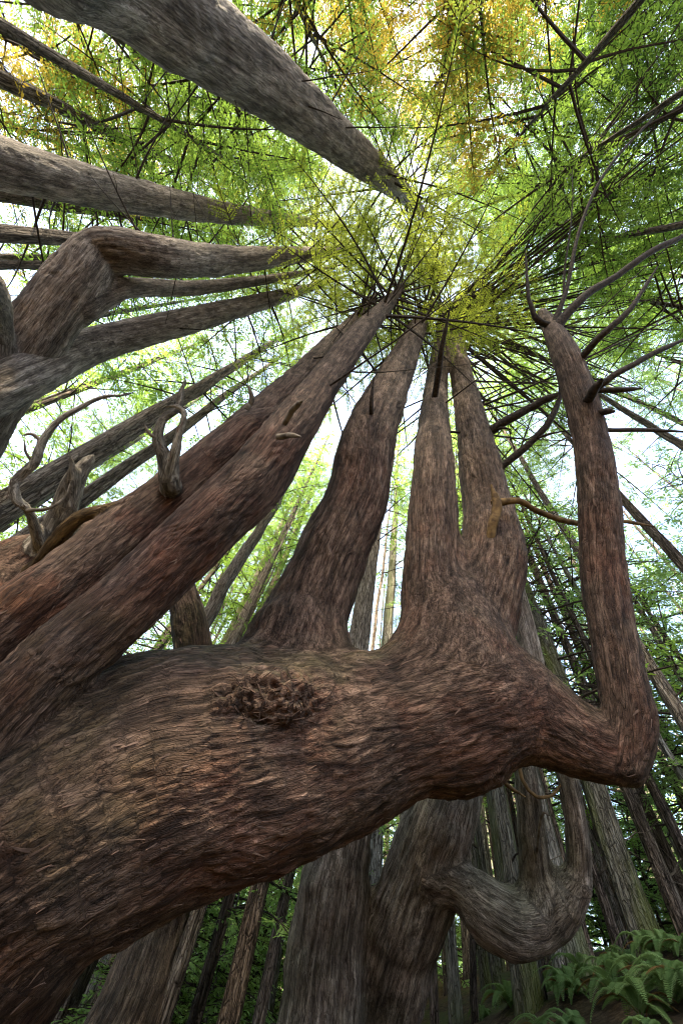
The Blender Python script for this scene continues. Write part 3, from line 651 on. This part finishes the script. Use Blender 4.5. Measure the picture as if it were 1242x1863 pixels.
limb_branches(hp['upright_trunk#E'], hero, upE, 34, .58, .86, (1.6, 4.2), 37, (-1.0, 1.4), .010, (.012, .026), el=(-.15, .25))
limb_branches(hp['upright_trunk#F'], hero, upF, 12, .72, .98, (1.5, 4.0), 36, (-1.5, .8), .015, (.006, .014), el=(0, .4))
limb_branches(hp['upright_trunk#D'], hero, upD, 34, .78, .985, (4.0, 10), 32, (-1.3, .35), .006, (.022, .040), el=(-.05, .18), twigs=2)
limb_branches(hp['upright_trunk#D'], hero, upD, 16, .55, .82, (1.0, 3.6), 38, (-1.0, 2.4), .010, (.010, .022), el=(-.15, .25))
limb_branches(hp['upright_trunk#C'], hero, upC, 11, .68, .97, (1.2, 3.0), 33, None, .02, el=(-.1, .5))
limb_branches(hp['upright_trunk#A2'], hero, upA2, 15, .66, .98, (.9, 2.4), 34, None, .02, (.008, .018), el=(-.1, .6))
limb_branches(hp['upright_trunk#A1'], hero, upA1, 10, .68, .98, (.8, 2.2), 35, None, .02, (.008, .018), el=(-.1, .6))
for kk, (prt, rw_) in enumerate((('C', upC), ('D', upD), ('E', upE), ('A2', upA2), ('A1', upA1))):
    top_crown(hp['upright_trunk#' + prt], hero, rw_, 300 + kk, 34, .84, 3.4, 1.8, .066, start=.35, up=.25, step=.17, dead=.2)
log('hero dressed')

# ------------------------------------------------------------------ other sculpted trees
def grey_tree(name, label, chains, base, h, seed, amp=1.0, mat='grey', redlow=0.0, mossamt=.0, greyb=.5, group=None, lumps=.07):
    root = empty(name, base, label, 'tree', group)
    r = sculpt(chains, h, amp, seed, .25, lumps); V, Nn = r['V'], r['N']
    n1 = fbm(V * 1.3, seed + 61, 3); n2 = fbm(V * 4, seed + 62, 3)
    red = np.clip(redlow * (.5 + .6 * n1 + .4 * n2 - .9 * Nn[:, 2]), 0, 1)
    gr = np.clip(greyb + .35 * n1 + .25 * n2 + .45 * np.clip(Nn[:, 2], -.6, 1), 0, 1.2)
    ms = np.clip(mossamt * (.55 + n1 + .7 * n2 + .6 * Nn[:, 2]), 0, 1)
    return root, emit(r, chains, root, MAT[mat], dict(fib=r['fib'], red=red, grey=gr, moss=ms)), r
def down(rws, z=0.0):                              # carry a trunk's lowest row on to the ground
    a = np.array(rws[0]); b = np.array(rws[1]); d = a - b; d[:2] *= .5
    g = a.copy(); g[2] = float(ground_z(a[0], a[1])) - .2; g[3] = a[3] * 1.35
    m = (a + g) / 2; m[3] = a[3] * 1.05
    return [g, m] + list(rws)
def gbase(rws): return np.array([rws[0][0], rws[0][1], float(ground_z(rws[0][0], rws[0][1]))])

t1 = down(rows([(-40, -230, 165, .36), (180, -75, 112, .35), (330, 40, 87, .345), (500, 162, 60, .34), (620, 260, 40, .32), (720, 340, 22, .27), (765, 383, 10, .16), (782, 400, 5, .08)]))
T1, p1, _ = grey_tree('leaning_redwood', 'thick pale grey trunk slanting in from the top edge towards the sunlit crown', [Chain('trunk', t1)], gbase(t1), .0072, 21, greyb=.62)
limb_branches(p1['trunk'], T1, t1, 34, .72, .985, (1.6, 4.4), 41, (PI * .85, PI * 2.35), .03, (.012, .028), el=(0, .5))
limb_branches(p1['trunk'], T1, t1, 12, .45, .72, (.4, 2.4), 42, None, .03, (.008, .016), el=(0, .6))
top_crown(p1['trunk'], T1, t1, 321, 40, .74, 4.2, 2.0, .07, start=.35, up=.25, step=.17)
t2 = down(rows([(-170, 250, 64, .29), (0, 297, 49, .265), (200, 347, 36, .26), (400, 386, 22, .235), (520, 400, 13, .18), (600, 408, 7, .11), (640, 414, 3, .05)]))
T2, p2, _ = grey_tree('leaning_redwood', 'upper of the grey trunks entering from the left edge, studded with short dead twigs', [Chain('trunk', t2)], gbase(t2), .0075, 22, greyb=.55)
limb_branches(p1['trunk'], T1, t1, 22, .3, .9, (.05, .35), 52, None, .03, (.006, .012), el=(-.1, .6), twigs=0)
limb_branches(p2['trunk'], T2, t2, 40, .4, .985, (.8, 3.4), 43, (PI * .5, PI * 1.7), .03, (.008, .020), el=(0, .5))
top_crown(p2['trunk'], T2, t2, 322, 34, .7, 3.6, 1.6, .07, start=.35, up=.25, step=.17)
t3 = down(rows([(-150, 880, 92, .46), (-30, 730, 80, .40), (62, 610, 68, .34), (140, 510, 60, .31), (176, 466, 52, .28), (225, 458, 44, .27), (300, 468, 39, .26), (400, 474, 29, .235), (520, 466, 18, .19), (600, 458, 10, .13), (655, 450, 4, .06)]))
t3b = rows([(150, 560, 34, .19), (195, 537, 26, .155), (240, 524, 20, .135), (350, 524, 15, .13), (430, 516, 12, .12), (500, 506, 9, .105), (560, 495, 6, .08), (620, 482, 3, .045)])
t3c = rows([(-120, 470, 50, .22), (-40, 520, 44, .2), (-14, 590, 40, .18), (-25, 660, 46, .2), (-80, 740, 50, .22)])
c3 = [Chain('trunk', t3, .12), Chain('side_stem', t3b, .06), Chain('side_stem#2', t3c, .06)]
T3, p3, _ = grey_tree('elbow_redwood', 'redwood with a sharp reddish elbow bend at the left edge, stem running inward', c3, gbase(t3), .0072, 23, redlow=.35, greyb=.45)
limb_branches(p3['trunk'], T3, t3, 26, .62, .985, (.5, 2.4), 44, (PI * .4, PI * 1.6), .03, (.008, .016), el=(0, .5))
top_crown(p3['trunk'], T3, t3, 323, 24, .84, 2.6, 1.4, .066, start=.35, up=.25, step=.17)
t4 = down(rows([(-230, 800, 75, .29), (-80, 740, 60, .27), (60, 678, 45, .255), (185, 624, 34, .25), (350, 582, 25, .23), (480, 548, 16, .185), (570, 522, 8, .12), (635, 500, 3, .05)]))
T4, p4, _ = grey_tree('leaning_redwood', 'smooth brown trunk sloping up from the left edge just below the elbowed redwood', [Chain('trunk', t4)], gbase(t4), .0075, 24, greyb=.42)
limb_branches(p4['trunk'], T4, t4, 14, .6, .98, (.6, 2.0), 45, None, .03, (.007, .014), el=(0, .5))
top_crown(p4['trunk'], T4, t4, 324, 24, .74, 3.0, 1.4, .07, start=.35, up=.25, step=.17)
# second candelabra tree under the limb
g1 = down(rows([(578, 1880, 75, .37), (592, 1720, 66, .35), (610, 1590, 60, .34), (640, 1450, 52, .33), (665, 1350, 46, .32)]))
g2 = down(rows([(688, 1880, 60, .30), (720, 1740, 68, .335), (757, 1620, 74, .36), (794, 1510, 68, .345), (818, 1420, 56, .32), (820, 1300, 45, .3)]))
hk = rowsz([(780, 1590, 50, 3.5), (832, 1612, 40, 3.38), (878, 1648, 56, 3.27), (928, 1678, 66, 3.2), (980, 1675, 58, 3.2), (1022, 1645, 46, 3.2), (1046, 1605, 34, 3.22)])
hk1 = rowsz([(1030, 1640, 42, 3.2), (1049, 1590, 29, 3.24), (1050, 1530, 25, 3.3), (1041, 1465, 22, 3.4), (1028, 1405, 20, 3.5), (1005, 1330, 17, 3.7), (985, 1230, 13, 4.0), (960, 1120, 10, 4.4), (930, 1000, 7, 4.9)])
hk2 = rowsz([(985, 1655, 44, 3.25), (975, 1585, 32, 3.35), (966, 1500, 27, 3.45), (955, 1410, 22, 3.6), (945, 1330, 19, 3.8), (955, 1200, 15, 4.1), (940, 1120, 11, 4.4), (915, 1000, 8, 4.9)])
c5 = [Chain('trunk', g1, .10), Chain('trunk', g2, .18), Chain('hooked_limb', hk, .10), Chain('upright_stem#1', hk1, .08), Chain('upright_stem#2', hk2, .12)]
T5, p5, _ = grey_tree('candelabra_redwood', 'smaller candelabra redwood below the great limb, with a pale upturned hook on its side', c5, gbase(g1), .0075, 25, mat='pale_grey', redlow=.5, mossamt=.45, greyb=.5, lumps=.16)
hb5 = lambda prt, lst, mat, **k: hand_branch(p5[prt], T5, zrows(lst), mat, **k)
hb5('trunk', [(836, 1436, 6, 3.4), (872, 1412, 4.5, 3.35), (905, 1416, 4, 3.3), (930, 1434, 3.5, 3.28), (955, 1450, 2, 3.25)], 'goldwood', seed=41)
hb5('upright_stem#2', [(940, 1370, 4, 3.6), (950, 1420, 3.5, 3.45), (975, 1450, 3.5, 3.4), (1003, 1446, 3.2, 3.4), (1022, 1420, 2.4, 3.45), (1028, 1395, 1.2, 3.5)], 'goldwood', seed=42, twigs=1)
hb5('upright_stem#2', [(975, 1560, 3, 3.3), (985, 1485, 3, 3.2), (1000, 1484, 2, 3.15)], 'dead', seed=43)
b1 = down(rows([(190, 1950, 78, .40), (240, 1840, 66, .37), (290, 1690, 52, .34), (345, 1530, 42, .32), (420, 1350, 32, .3), (500, 1130, 22, .28)]))
T6, p6, _ = grey_tree('shaggy_trunk', 'shaggy grey brown trunk half hidden under the limb at the lower left', [Chain('trunk', b1)], gbase(b1), .0075, 26, mat='hero', greyb=.5, mossamt=.3, lumps=.15)
log('sculpted')
# ------------------------------------------------------------------ straight trees behind, each a trunk and a crown
def FURROW(rg, rings, segs):
    x = rg.normal(0, 1, (rings, segs))
    for _ in range(10): x[1:-1] = (x[:-2] + x[2:] + x[1:-1]) / 3
    return x / x.std()
def trunk_mesh(r0, Hh, seed, segs=30, rings=40, bend=.15, flare=.12):
    rg = np.random.default_rng(seed); t = np.linspace(0, 1, rings) ** 1.3; z = t * Hh - .3
    bx = bend * np.cumsum(rg.normal(0, 1, rings)) / rings * 3; by = bend * np.cumsum(rg.normal(0, 1, rings)) / rings * 3
    bx -= bx[0]; by -= by[0]
    r = r0 * (1 - .92 * t ** 1.2) * (1 + flare * np.exp(-np.maximum(z, 0) / .5))
    a = np.arange(segs) * 2 * PI / segs; ph = rg.random(4) * 6.28
    fl = 1 + .10 * np.sin(3 * a + ph[0])[None] + .07 * np.sin(5 * a + ph[1] + z[:, None] * .25) + .075 * FURROW(rg, rings, segs)
    X = bx[:, None] + r[:, None] * fl * np.cos(a); Y = by[:, None] + r[:, None] * fl * np.sin(a)
    V = np.stack([X, Y, np.repeat(z[:, None], segs, 1)], -1).reshape(-1, 3)
    i = np.arange(rings - 1)[:, None] * segs; j = np.arange(segs)[None]; k = (j + 1) % segs
    return mesh_np('trunk', V, [np.stack([i + j, i + k, i + segs + k, i + segs + j], -1).reshape(-1, 4)])
NT = [0]
def tree_at(x, y, r0, Hh, mat, label, group=None, crown=None, lean=(0, 0), name='redwood_tree', bend=.15, cs=None):
    NT[0] += 1; s = NT[0]; z = float(ground_z(x, y))
    root = empty(name, (x, y, z), label, 'tree', group); root.rotation_euler = (lean[0], lean[1], 0)
    link('trunk', trunk_mesh(r0, Hh, 500 + s, bend=bend), root, (MAT[mat],))
    if crown is not None:
        o = link('crown', crown, root); k = Hh / 24.0 if crown not in LOWCROWN + BUSH else (cs or 1.0); kk = (k if cs is None else cs)
        o.scale = (kk, kk, k); o.rotation_euler[2] = (s * 2.399) % 6.283
    TREES.append((root, r0, x, y, z)); return root
TREES = []
def vt(u, v, D, rpx, Hh, mat, label, group=None, crown=None, **kw):
    hz_ = horiz(u, v); z = D / hz_; p = P(u, v, z); s_ = stretch([(u, v), (u + (745 - u) * .1, v + (480 - v) * .1)])[0]
    return tree_at(p[0], p[1], .75 * rpx * z / F / s_, Hh, mat, label, group, crown, **kw)
C_ = CROWNS; S_ = SPARSE * 2; B_ = BARE * 2
GB = 'straight redwood trunks standing behind the candelabra tree'
vt(150, 842, 6.0, 34, 25, 'plain', 'broad grey trunk rising behind the driftwood like dead limbs at the left', GB, S_[0])
vt(205, 872, 7.0, 23, 24, 'plain', 'lower of two grey trunks crossing behind the twin antler like snag', GB, S_[1])
vt(60, 746, 13, 12, 27, 'dark', 'upper of a thin pair of dark trunks at the left edge', GB, S_[2])
vt(100, 722, 14, 8, 27, 'dark', 'thinner of the pair of dark trunks at the left edge', GB, S_[3])
vt(400, 700, 11, 9, 25, 'pale', 'thin pale trunk beside the broad grey trunk at the left', GB, S_[1], cs=.8)
vt(80, 431, 5.5, 25, 24, 'plain', 'grey trunk passing just above and behind the red elbow bend', GB, S_[2])
vt(60, 474, 7.5, 14, 25, 'dark', 'slim dark trunk passing behind the red elbow bend', GB, S_[3])
vt(250, 560, 9, 9, 25, 'pale', 'slim pale trunk glimpsed between the elbow stem and the sloping brown trunk', GB, S_[0])
vt(425, 1010, 7.5, 19, 22, 'plain', 'wavy grey trunk in the gap left of the middle upright', GB, S_[1], cs=.8, bend=.6)
vt(500, 1010, 10, 13, 24, 'plain', 'pale slanted trunk in the gap, second from the middle upright', GB, S_[2], cs=.8)
vt(540, 960, 13, 12, 25, 'pale', 'tall pale trunk right behind the middle upright', GB, S_[3], cs=.8)
vt(455, 1080, 12, 11, 24, 'mossy', 'thin mossy trunk low in the gap beside the leaning snag', GB, S_[0], cs=.8)
vt(520, 1060, 17, 9, 26, 'pale', 'thinnest pale trunk in the gap left of the middle upright', GB, S_[1], cs=.8)
vt(480, 950, 15, 8, 26, 'plain', 'thin brown trunk high in the gap under the twin leaning uprights', GB, S_[2], cs=.8)
vt(672, 1090, 6.5, 26, 23, 'plain', 'grey trunk filling the notch between the middle and right uprights', GB, S_[3], cs=.8)
vt(706, 1100, 9, 15, 24, 'pale', 'pale trunk tucked against the dark edge of the forked upright', GB, S_[0], cs=.8)
vt(830, 850, 8, 12, 22, 'pale', 'pale trunk seen through the slit of the forked upright', GB, S_[1], cs=.8)
vt(395, 1715, 8, 14, 22, 'dark', 'slender dark trunk under the limb right of the shaggy trunk', GB, LOWCROWN[0])
vt(335, 1740, 6.5, 19, 22, 'plain', 'curved grey trunk beside the shaggy trunk under the limb', GB, S_[2], cs=.42)
vt(446, 1730, 7, 26, 24, 'dark', 'thickest dark brown trunk in the green gap under the limb', GB, S_[3], cs=.42)
vt(505, 1700, 9, 13, 23, 'dark', 'thin dark trunk close to the left side of the big central trunk', GB, S_[0], cs=.42)
vt(370, 1790, 13, 8, 23, 'pale', 'thin whitish trunk low in the green gap under the limb', GB, S_[1], cs=.42)
vt(475, 1800, 15, 8, 23, 'pale', 'pale thin trunk deep in the green gap under the limb', GB, S_[2], cs=.42)
vt(907, 1480, 7.0, 25, 24, 'mossy', 'thick trunk coated with bright green moss left of the hooked stems', GB, B_[1], cs=.85)
vt(868, 1510, 9, 9, 24, 'mossy', 'mossy trunk between the big central trunk and the hook', GB, S_[2], cs=.42)
vt(1005, 1500, 8.5, 12, 24, 'dark', 'brown trunk between the two upright stems of the hook', GB, B_[3], cs=.85)
vt(1130, 1590, 7.5, 30, 24, 'mossy', 'grey green lichened trunk with bare twigs at the lower right', GB, B_[0], cs=.85)
vt(1085, 1600, 9, 10, 24, 'dark', 'dark trunk just right of the pale hook', GB, B_[1], cs=.85)
vt(1190, 1560, 9.5, 15, 24, 'dark', 'wide dark trunk at the right edge above the ferns', GB, B_[2], cs=.85)
vt(1225, 1500, 8.5, 12, 24, 'dark', 'dark trunk on the extreme right edge', GB, B_[3], cs=.85)
vt(1165, 1450, 12, 14, 25, 'dark', 'thin dark trunk under the tip of the hooked limb', GB, B_[0], cs=.85)
vt(1060, 1480, 14, 12, 25, 'dark', 'thin dark trunk behind the outer stem of the pale hook', GB, B_[1], cs=.85)
vt(820, 1740, 9, 13, 24, 'pale', 'pale slender trunk right of the big central trunk near the bottom', GB, S_[2], cs=.42)
vt(845, 1700, 12, 10, 24, 'plain', 'thin grey trunk left of the underside of the hook', GB, S_[3], cs=.42)
vt(790, 1790, 8, 10, 24, 'dark', 'thin dark trunk touching the lower side of the central trunk', GB, S_[0], cs=.42)
vt(885, 1780, 10, 13, 24, 'mossy', 'mossy trunk below the pale hook', GB, B_[1], cs=.85)
vt(915, 1790, 13, 9, 24, 'pale', 'pale thin trunk below the pale hook', GB, B_[2], cs=.85)
vt(985, 1780, 11, 14, 24, 'dark', 'dark trunk beneath the right end of the pale hook', GB, B_[3], cs=.85)
vt(1010, 1790, 15, 9, 24, 'plain', 'thin grey trunk between the hook and the fern bank', GB, B_[0], cs=.85)
vt(1050, 1760, 12, 9, 24, 'dark', 'dark trunk standing in front of the fern bank', GB, B_[1], cs=.85)
vt(960, 1110, 9, 11, 22, 'dark', 'slim dark trunk behind the hooked limb, right of the forked upright', GB, B_[2], cs=.85)
# filler forest: the trees around that close the canopy
rg = np.random.default_rng(77); used = []
def filler(n, r_in, r_out, az0, az1, label, group, crowns, r=(.16, .3), hh=(20, 27), mind=2.0, name='redwood_tree', mat=('plain', 'dark'), cs=None):
    k = 0; tries = 0
    while k < n and tries < 4000:
        tries += 1; a = rg.uniform(az0, az1); D = math.sqrt(rg.uniform(r_in ** 2, r_out ** 2)); x, y = D * math.sin(a), D * math.cos(a)
        if any((x - q[0]) ** 2 + (y - q[1]) ** 2 < mind ** 2 for q in used): continue
        used.append((x, y)); h_ = rg.uniform(*hh)
        tree_at(x, y, rg.uniform(*r), h_, mat[k % len(mat)], label, group, crowns[k % len(crowns)], lean=(rg.normal(0, .02), rg.normal(0, .02)), name=name,
                cs=cs if crowns[0] not in LOWCROWN + BUSH else rg.uniform(.8, 1.25)); k += 1
R = math.radians
def dome(lst, label, group, mats, crowns, cs=1.0):
    for k, (az, D, r, h_) in enumerate(lst):
        x, y = D * math.sin(R(az)), D * math.cos(R(az)); used.append((x, y))
        tree_at(x, y, r, h_, mats[k % len(mats)], label, group, crowns[k % len(crowns)], lean=(rg.normal(0, .02), rg.normal(0, .02)), cs=cs)
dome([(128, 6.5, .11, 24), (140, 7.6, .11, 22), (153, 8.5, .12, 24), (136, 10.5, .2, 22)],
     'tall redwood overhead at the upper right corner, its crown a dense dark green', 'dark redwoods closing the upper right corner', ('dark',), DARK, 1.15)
dome([(150, 4.6, .08, 24), (105, 8.5, .12, 23), (95, 7.2, .1, 21), (112, 5.6, .09, 23), (165, 7.5, .1, 24), (120, 9, .12, 24), (133, 4.9, .07, 22), (100, 11, .15, 24)],
     'tall redwood overhead at the upper right, a lighter green crown with long bare limbs', 'redwoods closing the canopy at the upper right', ('plain', 'dark'), HIGH, 1.1)
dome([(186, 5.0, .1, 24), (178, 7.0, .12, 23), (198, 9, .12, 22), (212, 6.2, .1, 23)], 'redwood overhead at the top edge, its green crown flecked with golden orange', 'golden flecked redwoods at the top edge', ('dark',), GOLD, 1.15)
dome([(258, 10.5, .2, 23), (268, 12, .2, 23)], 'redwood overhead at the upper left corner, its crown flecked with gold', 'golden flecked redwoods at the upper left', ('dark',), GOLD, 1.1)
dome([(214, 8, .12, 23), (234, 7, .12, 23), (226, 5.2, .08, 23), (244, 5.6, .08, 23), (257, 6.2, .09, 24), (250, 8, .2, 24), (262, 8.5, .2, 24), (275, 9, .2, 24), (283, 11, .2, 24), (245, 11, .2, 24)],
     'tall redwood overhead at the upper left, seen as crown and bare limbs', 'redwoods closing the canopy at the upper left', ('plain', 'dark'), HIGH, 1.05)
dome([(52, 7.0, .1, 24), (63, 8.5, .12, 24), (76, 7.2, .1, 24), (86, 9.5, .12, 24)],
     'tall redwood beyond the right hand upright, a feathery crown against the pale sky', 'redwoods beyond the right upright', ('plain', 'dark'), HIGH, 1.0)
filler(14, 11, 22, R(-80), R(-8), 'distant straight redwood beyond the left gap, mostly crown and pale trunk', 'distant redwoods beyond the left gap', CROWNS, r=(.1, .22))
filler(16, 10, 20, R(22), R(88), 'distant slim redwood with bare side limbs beyond the hooked limbs', 'distant redwoods beyond the hooked limbs', BARE, r=(.06, .15), mind=1.5, cs=.95)
filler(10, 9, 15, R(44), R(95), 'young conifer with low drooping green branches at the right', 'young conifers at the right', LOWCROWN, r=(.05, .09), hh=(10, 13), mind=1.5, name='young_conifer')
filler(26, 11, 23, R(-14), R(24), 'bushy young conifer making the bright green backdrop under the limb', 'young conifers under the limb', BUSH, r=(.03, .05), hh=(4.8, 5.6), mind=1.3, name='young_conifer', mat=('pale', 'dark'))
filler(16, 13, 22, R(24), R(60), 'bushy young conifer between the dark trunks above the fern bank', 'young conifers above the fern bank', BUSH, r=(.03, .05), hh=(4.8, 5.6), mind=1.6, name='young_conifer', mat=('pale', 'dark'))
filler(26, 24, 40, R(-30), R(70), 'slender far trunk in the depth of the forest', 'slender far trunks in the depth of the forest', SPARSE, r=(.08, .2), mat=('pale', 'plain', 'dark'), mind=1.5, cs=.5)
filler(16, 9, 20, R(-16), R(14), 'tall thin pale trunk glimpsed in the gaps between the uprights', 'thin pale trunks in the gaps between the uprights', SPARSE, r=(.06, .12), hh=(22, 26), mat=('pale', 'plain'), mind=.9, cs=.5)
filler(30, 8, 20, R(-14), R(52), 'thin bare pole of a young redwood standing among the trunks under the limb', 'thin poles among the trunks under the limb', SPARSE, r=(.035, .07), hh=(12, 17), mat=('pale', 'plain', 'dark'), mind=.8, cs=.3)
# bare twigs low on the trunks beyond the hooked limbs
rt = np.random.default_rng(55); nt_ = 0
for root, r0, x, y, z in TREES:
    az_ = math.degrees(math.atan2(x, y)); D = math.hypot(x, y)
    if not (18 < az_ < 62 and 5 < D < 13) or nt_ > 22: continue
    nt_ += 1
    for k in range(9):
        h_ = rt.uniform(.8, 6.0); a_ = rt.uniform(0, 6.28); d = np.array([math.cos(a_), math.sin(a_), rt.uniform(-.1, .6)])
        pts, rad = crooked(np.array([0, 0, h_]) + d * [r0 * .7, r0 * .7, 0], d, rt.uniform(.35, 1.3), rt.uniform(.010, .018), rt, 7, .22, .05)
        bag = Bag(); bag.add(*tube(pts, rad, 5))
        for q in (2, 4): tp, tr = crooked(pts[q], unit(pts[q] - pts[q - 1]) + rt.normal(0, .6, 3), rt.uniform(.12, .4), rad[q] * .6, rt, 4, .2); bag.add(*tube(tp, tr, 4))
        link('branch', bag.mesh('branch'), root, (MAT['dead'] if k % 3 else MAT['twig'],))
# the wood beyond, too far to count
rf = np.random.default_rng(66); bag = Bag()
for k in range(420):
    a_ = R(rf.uniform(-85, 105)); D = rf.uniform(30, 58); x, y = D * math.sin(a_), D * math.cos(a_); r_ = rf.uniform(.08, .28); z = float(ground_z(x, y)) - .5
    hgt_ = rf.uniform(14, 26); bag.add(*tube(np.array([[x, y, z], [x + rf.normal(0, .3), y, z + hgt_ / 2], [x + rf.normal(0, .5), y, z + hgt_]]), np.array([r_, r_ * .7, .03]), 6), 0)
nq = 52000; ncl = 1500; ca = np.radians(rf.uniform(-85, 105, ncl)); cd = rf.uniform(28, 55, ncl); cx, cy = cd * np.sin(ca), cd * np.cos(ca)
cz = ground_z(cx, cy) + rf.gamma(1.5, 3.2, ncl); k = rf.integers(0, ncl, nq); ctr = np.stack([cx[k], cy[k], cz[k]], 1) + rf.normal(0, 1, (nq, 3)) * [.9, .9, .55]
d1 = unit(rf.normal(0, 1, (nq, 3)) * [1, 1, .4]); d2 = unit(np.cross(d1, rf.normal(0, 1, (nq, 3)))); l_ = rf.uniform(.16, .36, nq)[:, None]
LV = np.stack([ctr - d1 * l_, ctr + d2 * l_ * .3, ctr + d1 * l_, ctr - d2 * l_ * .3], 1).reshape(-1, 3)
bag.add(LV, np.arange(nq)[:, None] * 4 + np.arange(4)[None], 1, np.repeat(np.clip(rf.normal(.5, .25, ncl)[k], 0, 1), 4))
o = link('far_forest', bag.mesh('far_forest', False, 'tone'), None, (MAT['plain'], MAT['fresh']))
tag(o, 'far off mass of slim trunks and pale green foliage closing the view between the trees', 'forest', None, 'stuff')
log('forest')

# ------------------------------------------------------------------ ferns
def frond_mesh(L, seed, curl):
    rg = np.random.default_rng(seed); t = np.linspace(0, 1, 10); bag = Bag()
    pts = np.stack([L * t * (.95 - .12 * t), rg.normal(0, .02) * t ** 2 * L, L * (curl * t - (curl + .25) * t ** 2.1)], 1)
    bag.add(*tube(pts, np.linspace(.006, .002, 10), 4))
    n = 42; s = np.linspace(.12, .99, n); x = s * 9; k = np.minimum(x.astype(int), 8); fr = (x - k)[:, None]
    p = pts[k] * (1 - fr) + pts[k + 1] * fr; d = unit(pts[k + 1] - pts[k]); sd = unit(np.cross(d, [0, 0, 1])); up = np.cross(sd, d)
    ln = L * .17 * np.sin(PI * np.clip(s * .86 + .12, 0, 1)) ** .8
    for sg in (-1, 1):
        l = sd * sg * .95 + d * .3 + up * .12; w = d * (.0065 * L / .7 + .001)
        V = np.stack([p - w, p + w, p + l * (ln * .65)[:, None] + w * .8, p + l * ln[:, None] - up * (ln * .25)[:, None], p + l * (ln * .65)[:, None] - w * .8], 1).reshape(-1, 3)
        q = np.arange(n)[:, None] * 5
        Q = np.concatenate([q + np.array([[0, 1, 2, 4]]), q + np.array([[4, 2, 3, 3]])])
        Q = q + np.array([[0, 1, 2, 4]]); bag.add(V, Q, 0, np.full(len(V), rg.random()))
        V2 = V.reshape(n, 5, 3)[:, [4, 2, 3]].reshape(-1, 3)
        V2 = np.concatenate([V2.reshape(n, 3, 3), V2.reshape(n, 3, 3)[:, 2:3] - w[:, None] * .2], 1).reshape(-1, 3)
        bag.add(V2, np.arange(n)[:, None] * 4 + np.array([[0, 1, 2, 3]]), 0, np.full(len(V2), rg.random()))
    return bag.mesh('frond', False, 'tone')
FR = [frond_mesh(l, 700 + i, c) for i, (l, c) in enumerate([(.85, .9), (1.0, 1.1), (.75, .7), (.9, 1.3)])]
for f in FR: f.materials.append(MAT['fern'])
fd = FR[2].copy(); fd.materials[0] = MAT['brownfern']
rg = np.random.default_rng(91)
ferns = [(rg.uniform(960, 1242), rg.uniform(1760, 1860), rg.uniform(3.6, 7.5)) for _ in range(16)] + [(1225, 1720, 5.2), (1165, 1760, 4.6), (1210, 1800, 4.0), (1100, 1800, 4.8), (1045, 1840, 5.4), (1150, 1850, 3.8), (1235, 1850, 3.4), (980, 1850, 6.2), (1240, 1710, 6.5), (1180, 1730, 7.0), (1110, 1750, 6.6),
         (1060, 1790, 7.2), (930, 1850, 7.4), (1000, 1820, 8), (1140, 1720, 8.2), (1090, 1840, 4.2), (880, 1860, 8.6)]
for i, (u, v, D) in enumerate(ferns):
    p = P(u, v, D / horiz(u, v)); z = float(ground_z(p[0], p[1]))
    root = empty('sword_fern', (p[0], p[1], z), 'sword fern with arching green fronds on the bank at the lower right', 'fern', 'sword ferns on the bank at the lower right')
    sc = rg.uniform(.28, .52)
    for k in range(13):
        o = link('frond', fd if k in (5, 9) else FR[k % 4], root); o.rotation_euler = (0, rg.uniform(-.55, .15), k * 2.399 + rg.normal(0, .2)); o.scale = (sc,) * 3
log('ferns')

# ------------------------------------------------------------------ light
SUN_EL, SUN_AZ = 50.0, 205.0        # degrees; azimuth clockwise from +y
w = bpy.data.worlds.new('World'); S.world = w; w.use_nodes = True; nt = w.node_tree
bg = nt.nodes['Background']; sky = nt.nodes.new('ShaderNodeTexSky'); sky.sky_type = 'NISHITA'; sky.sun_disc = False
sky.sun_elevation = R(SUN_EL); sky.sun_rotation = R(SUN_AZ); sky.air_density = 1.0; sky.dust_density = 2.0
tc_ = nt.nodes.new('ShaderNodeTexCoord'); nz_ = N(nt, 'ShaderNodeTexNoise', i_Scale=2.2, i_Detail=6.0, i_Roughness=.6); nt.links.new(tc_.outputs['Generated'], nz_.inputs['Vector'])
cl = ramp(nt, [(.35, (.25, .25, .25)), (.62, (.9, .9, .9))]); nt.links.new(nz_.outputs[0], cl.inputs[0])   # thin high cloud
nt.links.new(mix(nt, sky.outputs[0], (1.35, 1.6, 2.0), cl.outputs[0]), bg.inputs[0]); bg.inputs[1].default_value = .15
sl = bpy.data.lights.new('sun', 'SUN'); sl.energy = 5.0; sl.angle = R(6); sl.color = (1, .86, .62)
so = bpy.data.objects.new('sun', sl); COL.objects.link(so)
sd = Vector((math.sin(R(SUN_AZ)) * math.cos(R(SUN_EL)), math.cos(R(SUN_AZ)) * math.cos(R(SUN_EL)), math.sin(R(SUN_EL))))
so.rotation_euler = sd.to_track_quat('Z', 'Y').to_euler(); so.location = sd * 60
S.view_settings.view_transform = 'Standard'; S.view_settings.look = 'None'; S.view_settings.exposure = 3.5; S.view_settings.gamma = 1
S.render.engine = 'CYCLES'
S.cycles.use_denoising = True; S.cycles.filter_width = 1.1
S.cycles.max_bounces = 8; S.cycles.diffuse_bounces = 4; S.cycles.glossy_bounces = 2; S.cycles.transmission_bounces = 4
S.cycles.sample_clamp_indirect = 6
log('done')
